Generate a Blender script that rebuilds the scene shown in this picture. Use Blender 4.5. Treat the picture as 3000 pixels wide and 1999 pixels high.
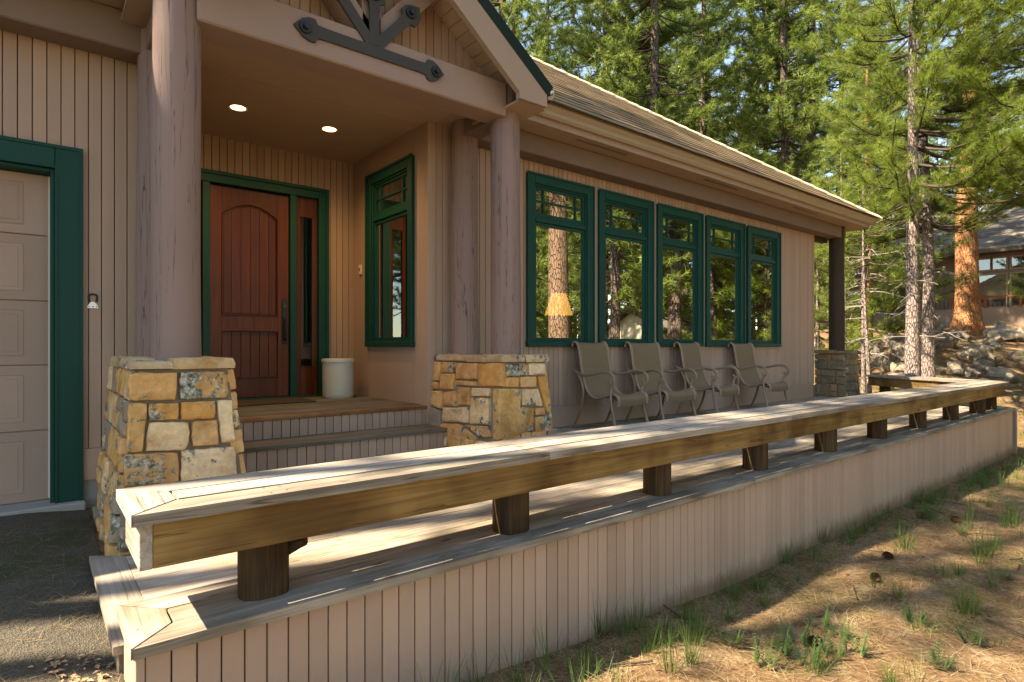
import bpy, math, random
import numpy as np
from mathutils import Vector, Matrix, noise

# ------------------------------------------------------------------ camera, sky, sun, exposure
for o in list(bpy.data.objects): bpy.data.objects.remove(o)
scene = bpy.context.scene
R = math.radians
EYE = 1.03                                   # eye height above the deck floor (deck floor is z = 0)
FPX = 1729.0                                 # focal length in pixels of a 3000 px wide frame
YAW = math.atan2(2135, 1729)                 # angle between the view axis and the facade (+X)
SX, CX = math.sin(YAW), math.cos(YAW)

cam = bpy.data.cameras.new('camera')
cam.sensor_width = 36; cam.lens = 36 * FPX / 3000; cam.shift_y = 16.5 / 3000
cam.clip_start = 0.05; cam.clip_end = 2000
cam_o = bpy.data.objects.new('camera', cam); scene.collection.objects.link(cam_o)
cam_o.location = (0, 0, EYE)
cam_o.rotation_euler = (R(90), 0, math.atan2(SX, CX) - R(90))
scene.camera = cam_o

SUN = Vector((-0.83, 0.27, 1.0)).normalized()
world = bpy.data.worlds.new('World'); scene.world = world; world.use_nodes = True
nt = world.node_tree; nt.nodes.clear()
sky = nt.nodes.new('ShaderNodeTexSky'); sky.sky_type = 'NISHITA'; sky.sun_disc = False
sky.sun_elevation = math.asin(SUN.z); sky.sun_rotation = math.atan2(SUN.x, SUN.y)
sky.altitude = 900; sky.air_density = 1.0; sky.dust_density = 0.6; sky.ozone_density = 1.0
bg = nt.nodes.new('ShaderNodeBackground'); bg.inputs[1].default_value = 0.15
out = nt.nodes.new('ShaderNodeOutputWorld')
nt.links.new(sky.outputs[0], bg.inputs[0]); nt.links.new(bg.outputs[0], out.inputs[0])

sun = bpy.data.lights.new('sun', 'SUN'); sun.energy = 5.0; sun.angle = R(0.55); sun.color = (1.0, 0.93, 0.82)
sun_o = bpy.data.objects.new('sun', sun); scene.collection.objects.link(sun_o)
sun_o.rotation_euler = SUN.to_track_quat('Z', 'Y').to_euler(); sun_o.location = (-20, 8, 30)

scene.render.engine = 'CYCLES'
scene.view_settings.view_transform = 'Standard'; scene.view_settings.look = 'None'
scene.view_settings.use_white_balance = True; scene.view_settings.white_balance_temperature = 7650
scene.view_settings.exposure = 1.88; scene.view_settings.gamma = 1
scene.cycles.max_bounces = 5; scene.cycles.diffuse_bounces = 4; scene.cycles.glossy_bounces = 3
scene.cycles.transparent_max_bounces = 8
scene.cycles.caustics_reflective = False; scene.cycles.caustics_refractive = False

# ------------------------------------------------------------------ helpers
COL = scene.collection
ORG = {}
rnd = random.Random(7)

def ray(u, v):
    a = (u - 1500) / FPX; b = -(v - 1016) / FPX
    return Vector((SX * a + CX, -CX * a + SX, b))
def at_y(u, v, y): d = ray(u, v); return Vector((0, 0, EYE)) + d * (y / d.y)
def at_x(u, v, x): d = ray(u, v); return Vector((0, 0, EYE)) + d * (x / d.x)
def at_z(u, v, z): d = ray(u, v); return Vector((0, 0, EYE)) + d * ((z - EYE) / d.z)

class MB:
    """collects faces and links them as one mesh"""
    def __init__(s): s.v = []; s.f = []; s.m = []; s.cur = 0
    def add(s, vs, fs):
        b = len(s.v); s.v.extend([tuple(p) for p in vs])
        for f in fs: s.f.append(tuple(i + b for i in f)); s.m.append(s.cur)
        return s
    def box(s, x0, x1, y0, y1, z0, z1, c=0.0):
        if c <= 0:
            return s.add([(x0,y0,z0),(x1,y0,z0),(x1,y1,z0),(x0,y1,z0),(x0,y0,z1),(x1,y0,z1),(x1,y1,z1),(x0,y1,z1)],
                  [(0,3,2,1),(4,5,6,7),(0,1,5,4),(1,2,6,5),(2,3,7,6),(3,0,4,7)])
        # chamfered box: 24 verts
        X=(x0,x1);Y=(y0,y1);Z=(z0,z1);vs=[];idx={}
        for i in(0,1):
            for j in(0,1):
                for k in(0,1):
                    sx=c if i==0 else -c; sy=c if j==0 else -c; sz=c if k==0 else -c
                    idx[i,j,k,'x']=len(vs);vs.append((X[i],Y[j]+sy,Z[k]+sz))
                    idx[i,j,k,'y']=len(vs);vs.append((X[i]+sx,Y[j],Z[k]+sz))
                    idx[i,j,k,'z']=len(vs);vs.append((X[i]+sx,Y[j]+sy,Z[k]))
        g=lambda i,j,k,a:idx[i,j,k,a]
        fs=[]
        for i in(0,1):
            q=[g(i,0,0,'x'),g(i,1,0,'x'),g(i,1,1,'x'),g(i,0,1,'x')];fs.append(q if i else q[::-1])
            q=[g(0,i,0,'y'),g(0,i,1,'y'),g(1,i,1,'y'),g(1,i,0,'y')];fs.append(q if i else q[::-1])
            q=[g(0,0,i,'z'),g(1,0,i,'z'),g(1,1,i,'z'),g(0,1,i,'z')];fs.append(q if i else q[::-1])
        for i in(0,1):
            for j in(0,1):
                fs.append([g(i,j,0,'x'),g(i,j,0,'y'),g(i,j,1,'y'),g(i,j,1,'x')])
                fs.append([g(i,0,j,'x'),g(i,0,j,'z'),g(i,1,j,'z'),g(i,1,j,'x')])
                fs.append([g(0,i,j,'y'),g(0,i,j,'z'),g(1,i,j,'z'),g(1,i,j,'y')])
                for k in(0,1): fs.append([g(i,j,k,'x'),g(i,j,k,'y'),g(i,j,k,'z')])
        return s.add(vs,fs)
    def tube(s, path, rad, n=8, cap=True, flat=1.0, up=None):
        P=[Vector(p) for p in path]
        if not hasattr(rad,'__len__'): rad=[rad]*len(P)
        b=len(s.v); prev=None
        for i,p in enumerate(P):
            t=(P[min(i+1,len(P)-1)]-P[max(i-1,0)]).normalized()
            ref=Vector(up) if up else (prev if prev is not None else (Vector((0,0,1)) if abs(t.z)<.9 else Vector((1,0,0))))
            e=(ref-t*ref.dot(t))
            if e.length<1e-5: e=t.orthogonal()
            e.normalize(); prev=e; w=t.cross(e)
            for k in range(n):
                a=2*math.pi*k/n
                s.v.append(tuple(p+e*(math.cos(a)*rad[i]*flat)+w*(math.sin(a)*rad[i])))
        for i in range(len(P)-1):
            for k in range(n):
                k2=(k+1)%n
                s.f.append((b+i*n+k,b+i*n+k2,b+(i+1)*n+k2,b+(i+1)*n+k)); s.m.append(s.cur)
        if cap:
            s.f.append(tuple(b+k for k in range(n))[::-1]); s.m.append(s.cur)
            s.f.append(tuple(b+(len(P)-1)*n+k for k in range(n))); s.m.append(s.cur)
        return s
    def lathe(s, prof, n=32, c=(0,0,0)):
        b=len(s.v)
        for r,z in prof:
            for k in range(n):
                a=2*math.pi*k/n; s.v.append((c[0]+r*math.cos(a),c[1]+r*math.sin(a),c[2]+z))
        for i in range(len(prof)-1):
            for k in range(n):
                k2=(k+1)%n; s.f.append((b+i*n+k,b+i*n+k2,b+(i+1)*n+k2,b+(i+1)*n+k)); s.m.append(s.cur)
        return s
    def prism(s, poly, d0, d1, axis='y'):
        """poly: 2-D outline; extruded from d0 to d1 along axis"""
        def mk(p,d): return {'y':(p[0],d,p[1]),'x':(d,p[0],p[1]),'z':(p[0],p[1],d)}[axis]
        n=len(poly); vs=[mk(p,d0) for p in poly]+[mk(p,d1) for p in poly]
        fs=[tuple(range(n)),tuple(range(2*n-1,n-1,-1))]+[(i,i+n,(i+1)%n+n,(i+1)%n) for i in range(n)]
        return s.add(vs,fs)
    def mesh(s, name, mats, smooth=False, fix=True):
        me=bpy.data.meshes.new(name); me.from_pydata(s.v,[],s.f)
        for m in (mats if isinstance(mats,(list,tuple)) else [mats]): me.materials.append(M[m] if isinstance(m,str) else m)
        if any(s.m): me.polygons.foreach_set('material_index',s.m)
        if fix:
            import bmesh
            bm=bmesh.new(); bm.from_mesh(me); bmesh.ops.recalc_face_normals(bm,faces=bm.faces); bm.to_mesh(me); bm.free()
        if smooth:
            me.polygons.foreach_set('use_smooth',[True]*len(me.polygons))
            if smooth!=True: me.set_sharp_from_angle(angle=R(smooth))
        return me

def tag(o, label=None, cat=None, group=None, kind=None):
    if label: o['label']=label
    if cat: o['category']=cat
    if group: o['group']=group
    if kind: o['kind']=kind
    return o
def thing(name, label, cat, loc=(0,0,0), rz=0, group=None):
    o=bpy.data.objects.new(name,None); COL.objects.link(o); o.empty_display_size=.1
    o.location=loc; o.rotation_euler=(0,0,rz); ORG[o]=Vector(loc); return tag(o,label,cat,group)
def place(name, me, parent=None, loc=(0,0,0), rot=None, local=False):
    """link mesh; loc is a world position unless local"""
    o=bpy.data.objects.new(name,me); COL.objects.link(o)
    L=Vector(loc)
    if parent is not None:
        o.parent=parent; o.location=L if local else L-ORG[parent]
    else: o.location=L
    if rot: o.rotation_euler=rot
    ORG[o]=L
    return o
def build(name, mb, mats, parent=None, smooth=False, local=False, origin=None):
    """mesh given in world coordinates, origin moved to its centre so object textures sit well"""
    if not local:
        c=Vector(origin) if origin is not None else sum((Vector(p) for p in mb.v),Vector())/max(1,len(mb.v))
        mb.v=[(p[0]-c.x,p[1]-c.y,p[2]-c.z) for p in mb.v]
        return place(name,mb.mesh(name,mats,smooth),parent,c)
    return place(name,mb.mesh(name,mats,smooth),parent,(0,0,0),None,True)
def boxpart(name, b, mat, parent, c=0.0):
    return build(name,MB().box(*b,c=c),mat,parent)
def copy_tree(o, parent=None):
    c=o.copy(); COL.objects.link(c); ORG[c]=ORG.get(o,Vector())
    if parent is not None: c.parent=parent
    for ch in list(o.children): copy_tree(ch,c)
    return c

# ------------------------------------------------------------------ materials
M={}
def node(nt,t,**k):
    n=nt.nodes.new(t)
    for a,b in k.items():
        if a.startswith('i_'):
            key=a[2:]; n.inputs[int(key) if key.isdigit() else key].default_value=b
        else: setattr(n,a,b)
    return n
def newmat(name):
    m=bpy.data.materials.new(name); m.use_nodes=True; t=m.node_tree; t.nodes.clear()
    o=t.nodes.new('ShaderNodeOutputMaterial'); p=t.nodes.new('ShaderNodeBsdfPrincipled')
    t.links.new(p.outputs[0],o.inputs[0]); M[name]=m
    return m,t,p,o
def ramp(t,fac,stops):
    r=t.nodes.new('ShaderNodeValToRGB'); e=r.color_ramp.elements
    while len(e)<len(stops): e.new(0.5)
    for q,(pos,c) in zip(e,stops): q.position=pos; q.color=(*c,1) if len(c)==3 else c
    t.links.new(fac,r.inputs[0]); return r.outputs[0]
def coords(t, scale=(1,1,1), jitter=0.0, kind='Object'):
    tc=t.nodes.new('ShaderNodeTexCoord'); mp=t.nodes.new('ShaderNodeMapping'); mp.inputs['Scale'].default_value=scale
    src=tc.outputs[kind]
    if jitter:
        oi=t.nodes.new('ShaderNodeObjectInfo'); mu=node(t,'ShaderNodeVectorMath',operation='MULTIPLY_ADD')
        cb=t.nodes.new('ShaderNodeCombineXYZ')
        for i,k in enumerate((jitter,jitter*.37,jitter*.71)):
            q=node(t,'ShaderNodeMath',operation='MULTIPLY'); q.inputs[1].default_value=k
            t.links.new(oi.outputs['Random'],q.inputs[0]); t.links.new(q.outputs[0],cb.inputs[i])
        ad=node(t,'ShaderNodeVectorMath',operation='ADD')
        t.links.new(src,ad.inputs[0]); t.links.new(cb.outputs[0],ad.inputs[1]); src=ad.outputs[0]
    t.links.new(src,mp.inputs[0]); return mp.outputs[0]
def noi(t,vec,scale=5,detail=4,rough=.55,dist=0):
    n=node(t,'ShaderNodeTexNoise'); n.inputs['Scale'].default_value=scale; n.inputs['Detail'].default_value=detail
    n.inputs['Roughness'].default_value=rough; n.inputs['Distortion'].default_value=dist
    t.links.new(vec,n.inputs['Vector']); return n.outputs[0]
def mix(t,a,b,fac,mode='MIX'):
    n=node(t,'ShaderNodeMix',data_type='RGBA',blend_type=mode)
    for s,i in((fac,0),(a,6),(b,7)):
        if isinstance(s,(int,float)): n.inputs[i].default_value=s
        elif isinstance(s,(tuple,list)): n.inputs[i].default_value=(*s,1)
        else: t.links.new(s,n.inputs[i])
    return n.outputs[2]
def bump(t,p,h,strength=.3,dist=.01):
    b=node(t,'ShaderNodeBump'); b.inputs['Strength'].default_value=strength; b.inputs['Distance'].default_value=dist
    t.links.new(h,b.inputs['Height']); t.links.new(b.outputs[0],p.inputs['Normal'])
def mathn(t,op,a,b=None):
    n=node(t,'ShaderNodeMath',operation=op)
    for i,s in enumerate((a,b)):
        if s is None: continue
        if isinstance(s,(int,float)): n.inputs[i].default_value=s
        else: t.links.new(s,n.inputs[i])
    return n.outputs[0]
def objrand(t): return t.nodes.new('ShaderNodeObjectInfo').outputs['Random']

def paint(name,col,rough=.6,var=.12,grain=(60,60,3),bs=.25,streak=.0,spec=.22,chip=None,dirt=False):
    m,t,p,o=newmat(name); v=coords(t,grain,7.3); v2=coords(t,(1,1,.35),11)
    g=noi(t,v,1,3,.6); big=noi(t,v2,2.3,3,.6)
    c=mix(t,tuple(x*(1-var) for x in col),tuple(min(1,x*(1+var)) for x in col),big)
    rv=mathn(t,'MULTIPLY_ADD',objrand(t),.16); t.nodes[-1].inputs[2].default_value=.92
    hs=node(t,'ShaderNodeHueSaturation'); t.links.new(c,hs.inputs['Color']); t.links.new(rv,hs.inputs['Value']); c=hs.outputs[0]
    if streak:
        cr=ramp(t,noi(t,coords(t,(22,22,.55),5),1,3,.7,.8),[(.0,(1,1,1)),(.412,(1,1,1)),(.427,(.10,.08,.07)),(.443,(1,1,1)),(1,(1,1,1))])
        c=mix(t,c,mix(t,c,cr,1.0,'MULTIPLY'),streak)
    if chip:
        ch=ramp(t,noi(t,coords(t,(3,3,9),9),3,5,.7),[(0,(0,0,0)),(.70,(0,0,0)),(.73,(1,1,1)),(1,(1,1,1))])
        c=mix(t,c,chip,ch)
    if dirt:   # soil splash along the foot of the boards
        sx=node(t,'ShaderNodeSeparateXYZ'); tc=t.nodes.new('ShaderNodeTexCoord'); t.links.new(tc.outputs['Object'],sx.inputs[0])
        h=mathn(t,'ADD',sx.outputs[2],mathn(t,'MULTIPLY',noi(t,coords(t,(9,9,3),19),1,4,.7),-.30))
        c=mix(t,mix(t,c,(.60,.50,.40),1,'MULTIPLY'),c,ramp(t,h,[(-.04,(.2,.2,.2)),(.10,(1,1,1))]))
    t.links.new(c,p.inputs['Base Color']); p.inputs['Roughness'].default_value=min(.9,rough+.12)
    p.inputs['Specular IOR Level'].default_value=spec*.7
    bump(t,p,g,bs,.004)
    return m

paint('siding',(.42,.292,.212),.62)
paint('skirt_paint',(.42,.292,.212),.62,dirt=True)
paint('trim_tan',(.36,.262,.19),.55,.08,(50,6,50),.12)
paint('soffit_paint',(.42,.30,.21),.6,.09,(8,8,8),.1)
paint('beam_paint',(.30,.21,.165),.55,.12,(3,60,60),.3,0,.35,(.5,.42,.38))
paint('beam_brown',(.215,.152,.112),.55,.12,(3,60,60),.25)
paint('post_paint',(.27,.185,.155),.6,.14,(45,45,2.2),.55,.85)
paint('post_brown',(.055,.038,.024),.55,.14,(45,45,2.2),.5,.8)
paint('trim_green',(.0015,.050,.034),.42,.10,(40,40,8),.12,0,.4)
paint('garage_paint',(.38,.265,.20),.6,.05,(9,30,160),.35)
paint('gutter_paint',(.37,.285,.185),.4,.08,(2,20,20),.05,0,.5)
paint('roof_edge',(.012,.022,.015),.45,.2,(4,20,20),.1)
paint('black_metal',(.048,.043,.036),.5,.25,(20,20,20),.3,0,.5)
paint('iron',(.012,.012,.013),.35,.3,(20,20,20),.2,0,.6)
paint('chair_frame',(.28,.19,.125),.32,.12,(30,30,30),.08,0,.5)
paint('white_plastic',(.72,.68,.58),.35,.04,(10,10,10),.03)
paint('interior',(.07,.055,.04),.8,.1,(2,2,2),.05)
paint('concrete',(.30,.28,.25),.9,.2,(9,9,9),.4)
paint('mortar',(.27,.21,.145),.95,.2,(25,25,25),.7)
paint('sheathing',(.055,.037,.025),.9,.1,(9,9,9),.1)
paint('rail_red',(.26,.075,.028),.5,.1,(9,9,9),.1)
paint('house_far',(.27,.20,.15),.8,.12,(12,12,.5),.1)
paint('cream_far',(.60,.52,.38),.8,.05,(3,3,.5),.1)

def wood(name,c0,c1,c2,rough=.75,grain=(1.1,26,26),bs=.5,stain=None,knots=True,axis=0):
    m,t,p,o=newmat(name)
    if axis==2: grain=(grain[1],grain[2],grain[0])
    v=coords(t,grain,13.7)
    g=noi(t,v,1,5,.62,.6); f=noi(t,coords(t,tuple(q*(3.2 if q>3 else 1.6) for q in grain),9),1,2,.7)
    big=noi(t,coords(t,(.9,.9,.9),17),1.7,3,.6)
    gg=mathn(t,'ADD',mathn(t,'MULTIPLY',g,.6),mathn(t,'MULTIPLY',f,.4))
    c=ramp(t,gg,[(.28,c0),(.5,c1),(.72,c2)])
    hs=node(t,'ShaderNodeHueSaturation'); t.links.new(c,hs.inputs['Color'])
    rv=mathn(t,'MULTIPLY_ADD',objrand(t),.36); t.nodes[-1].inputs[2].default_value=.82
    t.links.new(rv,hs.inputs['Value']); c=hs.outputs[0]
    cs=(.7,24,24) if axis==0 else (24,24,.7)
    if grain[1]<2: cs=(24,.7,24)
    ck=ramp(t,noi(t,coords(t,cs,27),1,2,.6,.4),[(0,(1,1,1)),(.385,(1,1,1)),(.398,(.22,.19,.16)),(.41,(1,1,1)),(1,(1,1,1))])
    if name!='mahogany': c=mix(t,c,ck,.85,'MULTIPLY')
    if stain:
        s=ramp(t,big,[(.42,(0,0,0)),(.62,(1,1,1))]); c=mix(t,c,mix(t,c,stain,1,'MULTIPLY'),s)
    if knots:
        vo=node(t,'ShaderNodeTexVoronoi',distance='EUCLIDEAN'); vo.inputs['Scale'].default_value=1
        ks=(2.2,6,6) if axis==0 else (6,6,2.2)
        t.links.new(coords(t,ks,21),vo.inputs['Vector'])
        k=ramp(t,vo.outputs['Distance'],[(.0,(1,1,1)),(.055,(.8,.8,.8)),(.10,(0,0,0))]); c=mix(t,c,mix(t,c,(.30,.2,.12),1,'MULTIPLY'),k)
    t.links.new(c,p.inputs['Base Color']); p.inputs['Roughness'].default_value=rough; p.inputs['Specular IOR Level'].default_value=.25
    bump(t,p,gg,bs,.006)
wood('deck_wood',(.20,.145,.095),(.37,.305,.235),(.50,.43,.345),.8,(1.1,26,26),.5,(.62,.60,.54))
wood('deck_wood_y',(.20,.145,.095),(.37,.305,.235),(.50,.43,.345),.8,(26,1.1,26),.5,(.62,.60,.54),False)
wood('bench_wood',(.20,.155,.115),(.38,.325,.26),(.51,.455,.375),.75,(1.1,30,30),.6,(.60,.57,.53))
wood('bench_wood_y',(.20,.155,.115),(.38,.325,.26),(.51,.455,.375),.75,(30,1.1,30),.6,(.60,.57,.53),False)
wood('lip_wood',(.11,.092,.072),(.27,.225,.17),(.43,.365,.28),.85,(1.1,30,30),.8,(.60,.58,.54))
wood('apron_wood',(.10,.055,.018),(.26,.155,.050),(.38,.25,.09),.6,(.8,18,18),.35,(.42,.36,.28))
wood('log_wood',(.018,.011,.006),(.060,.034,.014),(.15,.085,.033),.7,(1.2,22,22),.8,(.5,.42,.35),False,2)
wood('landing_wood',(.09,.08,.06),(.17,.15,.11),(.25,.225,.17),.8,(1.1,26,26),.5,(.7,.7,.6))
wood('step_edge',(.14,.07,.03),(.25,.135,.055),(.36,.21,.10),.75,(1.1,26,26),.5,(.6,.5,.4))
wood('mahogany',(.042,.010,.003),(.092,.022,.0065),(.15,.040,.012),.40,(22,22,1.1),.12,None,False)

def stone_mat(name,cols,lich=.5,rough=.9):
    m,t,p,o=newmat(name); v=coords(t,(1,1,1),31)
    n1=noi(t,v,5,4,.62,.4); n2=noi(t,v,26,4,.75); n3=noi(t,v,9,5,.75,.3)
    base=ramp(t,objrand(t),[(i/max(1,len(cols)-1),c) for i,c in enumerate(cols)])
    c=mix(t,base,(.32,.15,.045),ramp(t,n1,[(.48,(0,0,0)),(.72,(.8,.8,.8))]))
    c=mix(t,c,mix(t,c,(1.35,1.25,1.1),1,'MULTIPLY'),ramp(t,n2,[(.4,(0,0,0)),(.7,(1,1,1))]))
    lm=mathn(t,'ADD',n3,mathn(t,'MULTIPLY',mathn(t,'SUBTRACT',noi(t,v,2.4,2,.5),.5),.9))
    th=.66-.10*lich
    gl=ramp(t,lm,[(th,(0,0,0)),(th+.045,(1,1,1))])
    c=mix(t,c,ramp(t,n2,[(.36,(.045,.045,.03)),(.48,(.18,.175,.125)),(.56,(.36,.335,.26)),(.66,(.62,.60,.52))]),gl)
    t.links.new(c,p.inputs['Base Color']); p.inputs['Roughness'].default_value=rough; p.inputs['Specular IOR Level'].default_value=.2
    h=mathn(t,'ADD',mathn(t,'MULTIPLY',n1,.8),mathn(t,'MULTIPLY',n2,.45)); bump(t,p,h,.75,.02)
stone_mat('stone_warm',[(.58,.33,.13),(.62,.39,.18),(.52,.27,.11),(.64,.43,.22)],.2)
stone_mat('stone_orange',[(.60,.32,.09),(.55,.28,.09),(.62,.37,.13)],.15)
stone_mat('stone_cream',[(.70,.54,.34),(.64,.47,.28),(.72,.53,.30)],.2)
stone_mat('stone_lichen',[(.58,.34,.12),(.50,.30,.13)],1.1)
stone_mat('stone_grey',[(.30,.25,.19),(.24,.215,.18),(.36,.30,.21)],1.0)
stone_mat('stone_cap',[(.50,.34,.17),(.42,.33,.22),(.54,.38,.20)],.95)
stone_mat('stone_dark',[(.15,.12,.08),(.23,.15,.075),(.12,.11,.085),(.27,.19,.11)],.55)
stone_mat('boulder',[(.20,.18,.155),(.25,.225,.19),(.16,.15,.135)],1.0)

def simple(name,col,rough=.5,spec=.5,**k):
    m,t,p,o=newmat(name); p.inputs['Base Color'].default_value=(*col,1); p.inputs['Roughness'].default_value=min(.9,rough+.12)
    p.inputs['Specular IOR Level'].default_value=spec*.7
    for a,b in k.items(): p.inputs[a.replace('_',' ')].default_value=b
    return m
simple('ceramic',(.60,.60,.52),.22,.5)
simple('steel',(.75,.74,.72),.3,.5,Metallic=1.0)
simple('brass_dark',(.10,.085,.06),.35,.5,Metallic=.9)
def emit(name,col,s):
    m=bpy.data.materials.new(name); m.use_nodes=True; t=m.node_tree; t.nodes.clear()
    e=node(t,'ShaderNodeEmission'); e.inputs[0].default_value=(*col,1); e.inputs[1].default_value=s
    o=t.nodes.new('ShaderNodeOutputMaterial'); t.links.new(e.outputs[0],o.inputs[0]); M[name]=m
emit('bulb',(1,.62,.24),6)
emit('shade_glow',(1,.50,.10),4.5)

# window glass: clear pane with the strong mirror of coated double glazing
def glass(name,base,edge):
    m=bpy.data.materials.new(name); m.use_nodes=True; t=m.node_tree; t.nodes.clear(); M[name]=m
    g=node(t,'ShaderNodeBsdfGlossy'); g.inputs['Roughness'].default_value=.0; g.inputs[0].default_value=(.96,1,.97,1)
    tr=node(t,'ShaderNodeBsdfTransparent'); tr.inputs[0].default_value=(.75,.80,.77,1)
    fr=node(t,'ShaderNodeFresnel'); fr.inputs[0].default_value=1.6
    f=mathn(t,'MULTIPLY_ADD',fr.outputs[0],edge); t.nodes[-1].inputs[2].default_value=base
    f2=node(t,'ShaderNodeMath',operation='MINIMUM'); t.links.new(f,f2.inputs[0]); f2.inputs[1].default_value=.95
    nz=noi(t,coords(t,(1,1,1),5),1.3,1,.4); b=node(t,'ShaderNodeBump'); b.inputs['Strength'].default_value=.02; b.inputs['Distance'].default_value=.02
    t.links.new(nz,b.inputs['Height']); t.links.new(b.outputs[0],g.inputs['Normal'])
    mx=node(t,'ShaderNodeMixShader'); t.links.new(f2.outputs[0],mx.inputs[0]); t.links.new(tr.outputs[0],mx.inputs[1]); t.links.new(g.outputs[0],mx.inputs[2])
    o=t.nodes.new('ShaderNodeOutputMaterial'); t.links.new(mx.outputs[0],o.inputs[0])
glass('glass',.52,1.2); glass('glass_far',.06,1.0); glass('glass_dim',.12,1.0)

def fabric(name,c0,c1,scale):
    m,t,p,o=newmat(name)
    w1=node(t,'ShaderNodeTexWave',wave_type='BANDS',bands_direction='X'); w1.inputs['Scale'].default_value=scale
    w2=node(t,'ShaderNodeTexWave',wave_type='BANDS',bands_direction='Z'); w2.inputs['Scale'].default_value=scale
    v=coords(t); t.links.new(v,w1.inputs[0]); t.links.new(v,w2.inputs[0])
    f=mathn(t,'MULTIPLY',w1.outputs[1],w2.outputs[1]); n=noi(t,coords(t,(60,60,6)),1,3)
    c=mix(t,c0,c1,mathn(t,'ADD',mathn(t,'MULTIPLY',f,.5),mathn(t,'MULTIPLY',n,.5)))
    t.links.new(c,p.inputs['Base Color']); p.inputs['Roughness'].default_value=.8; p.inputs['Specular IOR Level'].default_value=.2
    bump(t,p,f,.3,.002)
fabric('sling',(.17,.115,.065),(.28,.20,.12),45)
fabric('mat_fibre',(.05,.035,.022),(.12,.09,.06),60)

def ground_mat():
    m,t,p,o=newmat('forest_floor'); v=coords(t)
    n1=noi(t,v,.55,5,.6); n2=noi(t,v,4,6,.7,.6); n3=noi(t,v,38,5,.75)
    c=ramp(t,n2,[(.30,(.17,.098,.048)),(.5,(.30,.185,.095)),(.68,(.46,.335,.20))])
    c=mix(t,c,(.12,.125,.03),ramp(t,n1,[(.52,(0,0,0)),(.66,(.75,.75,.75))]))
    c=mix(t,c,mix(t,c,(.62,.58,.55),1,'MULTIPLY'),ramp(t,n3,[(.46,(1,1,1)),(.60,(0,0,0))]))
    t.links.new(c,p.inputs['Base Color']); p.inputs['Roughness'].default_value=1; p.inputs['Specular IOR Level'].default_value=.1
    bump(t,p,mathn(t,'ADD',mathn(t,'MULTIPLY',n2,.6),mathn(t,'MULTIPLY',n3,.5)),.9,.05)
    m,t,p,o=newmat('asphalt'); v=coords(t)
    vo=node(t,'ShaderNodeTexVoronoi',feature='F1'); vo.inputs['Scale'].default_value=150; t.links.new(v,vo.inputs['Vector'])
    n1=noi(t,v,1.6,5,.65); n2=noi(t,v,60,4,.7)
    c=mix(t,(.04,.036,.028),(.15,.125,.088),vo.outputs['Color'])
    c=mix(t,c,(.050,.058,.018),ramp(t,n1,[(.5,(0,0,0)),(.64,(.75,.75,.75))]))
    t.links.new(c,p.inputs['Base Color']); p.inputs['Roughness'].default_value=.95; p.inputs['Specular IOR Level'].default_value=.2
    bump(t,p,mathn(t,'ADD',vo.outputs['Distance'],mathn(t,'MULTIPLY',n2,.5)),.8,.007)
ground_mat()

def shingle_mat(name,c0,c1,c2,moss=True):
    m,t,p,o=newmat(name); v=coords(t)
    a=node(t,'ShaderNodeAttribute',attribute_name='tone'); n=noi(t,coords(t,(14,2,2)),2,2,.6); b=noi(t,v,.8,4,.6)
    c=ramp(t,mathn(t,'ADD',mathn(t,'MULTIPLY',a.outputs['Fac'],.35),mathn(t,'MULTIPLY',n,.55)),[(.2,c0),(.5,c1),(.8,c2)])
    if moss: c=mix(t,c,(.06,.055,.02),ramp(t,b,[(.5,(0,0,0)),(.66,(.7,.7,.7))]))
    t.links.new(c,p.inputs['Base Color']); p.inputs['Roughness'].default_value=.95; p.inputs['Specular IOR Level'].default_value=.15
    bump(t,p,n,.6,.01)
shingle_mat('shingle',(.16,.105,.055),(.24,.165,.095),(.33,.24,.145))
shingle_mat('shingle_butt_shade',(.035,.022,.012),(.055,.036,.019),(.085,.058,.03),False)  # butts coloured darker than the tops, painting in the shadow between courses
shingle_mat('shingle_far',(.10,.085,.07),(.2,.17,.14),(.30,.26,.21),False)
paint('cap_shingle',(.60,.52,.36),.9,.2,(20,20,20),.4)

def needle_mat(name,d,a,b,tr=.35):
    m=bpy.data.materials.new(name); m.use_nodes=True; t=m.node_tree; t.nodes.clear(); M[name]=m
    at=node(t,'ShaderNodeAttribute',attribute_name='tone')
    c=ramp(t,at.outputs['Fac'],[(0,d),(.5,a),(1,b)])
    df=node(t,'ShaderNodeBsdfPrincipled'); t.links.new(c,df.inputs['Base Color']); df.inputs['Roughness'].default_value=.45; df.inputs['Specular IOR Level'].default_value=.35
    tl=node(t,'ShaderNodeBsdfTranslucent'); t.links.new(c,tl.inputs[0])
    mx=node(t,'ShaderNodeMixShader'); mx.inputs[0].default_value=tr
    t.links.new(df.outputs[0],mx.inputs[1]); t.links.new(tl.outputs[0],mx.inputs[2])
    o=t.nodes.new('ShaderNodeOutputMaterial'); t.links.new(mx.outputs[0],o.inputs[0])
needle_mat('needles',(.085,.13,.016),(.205,.275,.034),(.35,.41,.075),.48)
needle_mat('needles_far',(.075,.125,.024),(.185,.25,.045),(.32,.37,.09),.5)
needle_mat('grass_green',(.045,.085,.016),(.09,.16,.028),(.16,.23,.05),.4)
needle_mat('straw',(.22,.145,.07),(.36,.26,.13),(.52,.42,.25),.25)
needle_mat('leaf_green',(.05,.10,.03),(.09,.15,.04),(.14,.2,.07),.35)

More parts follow.
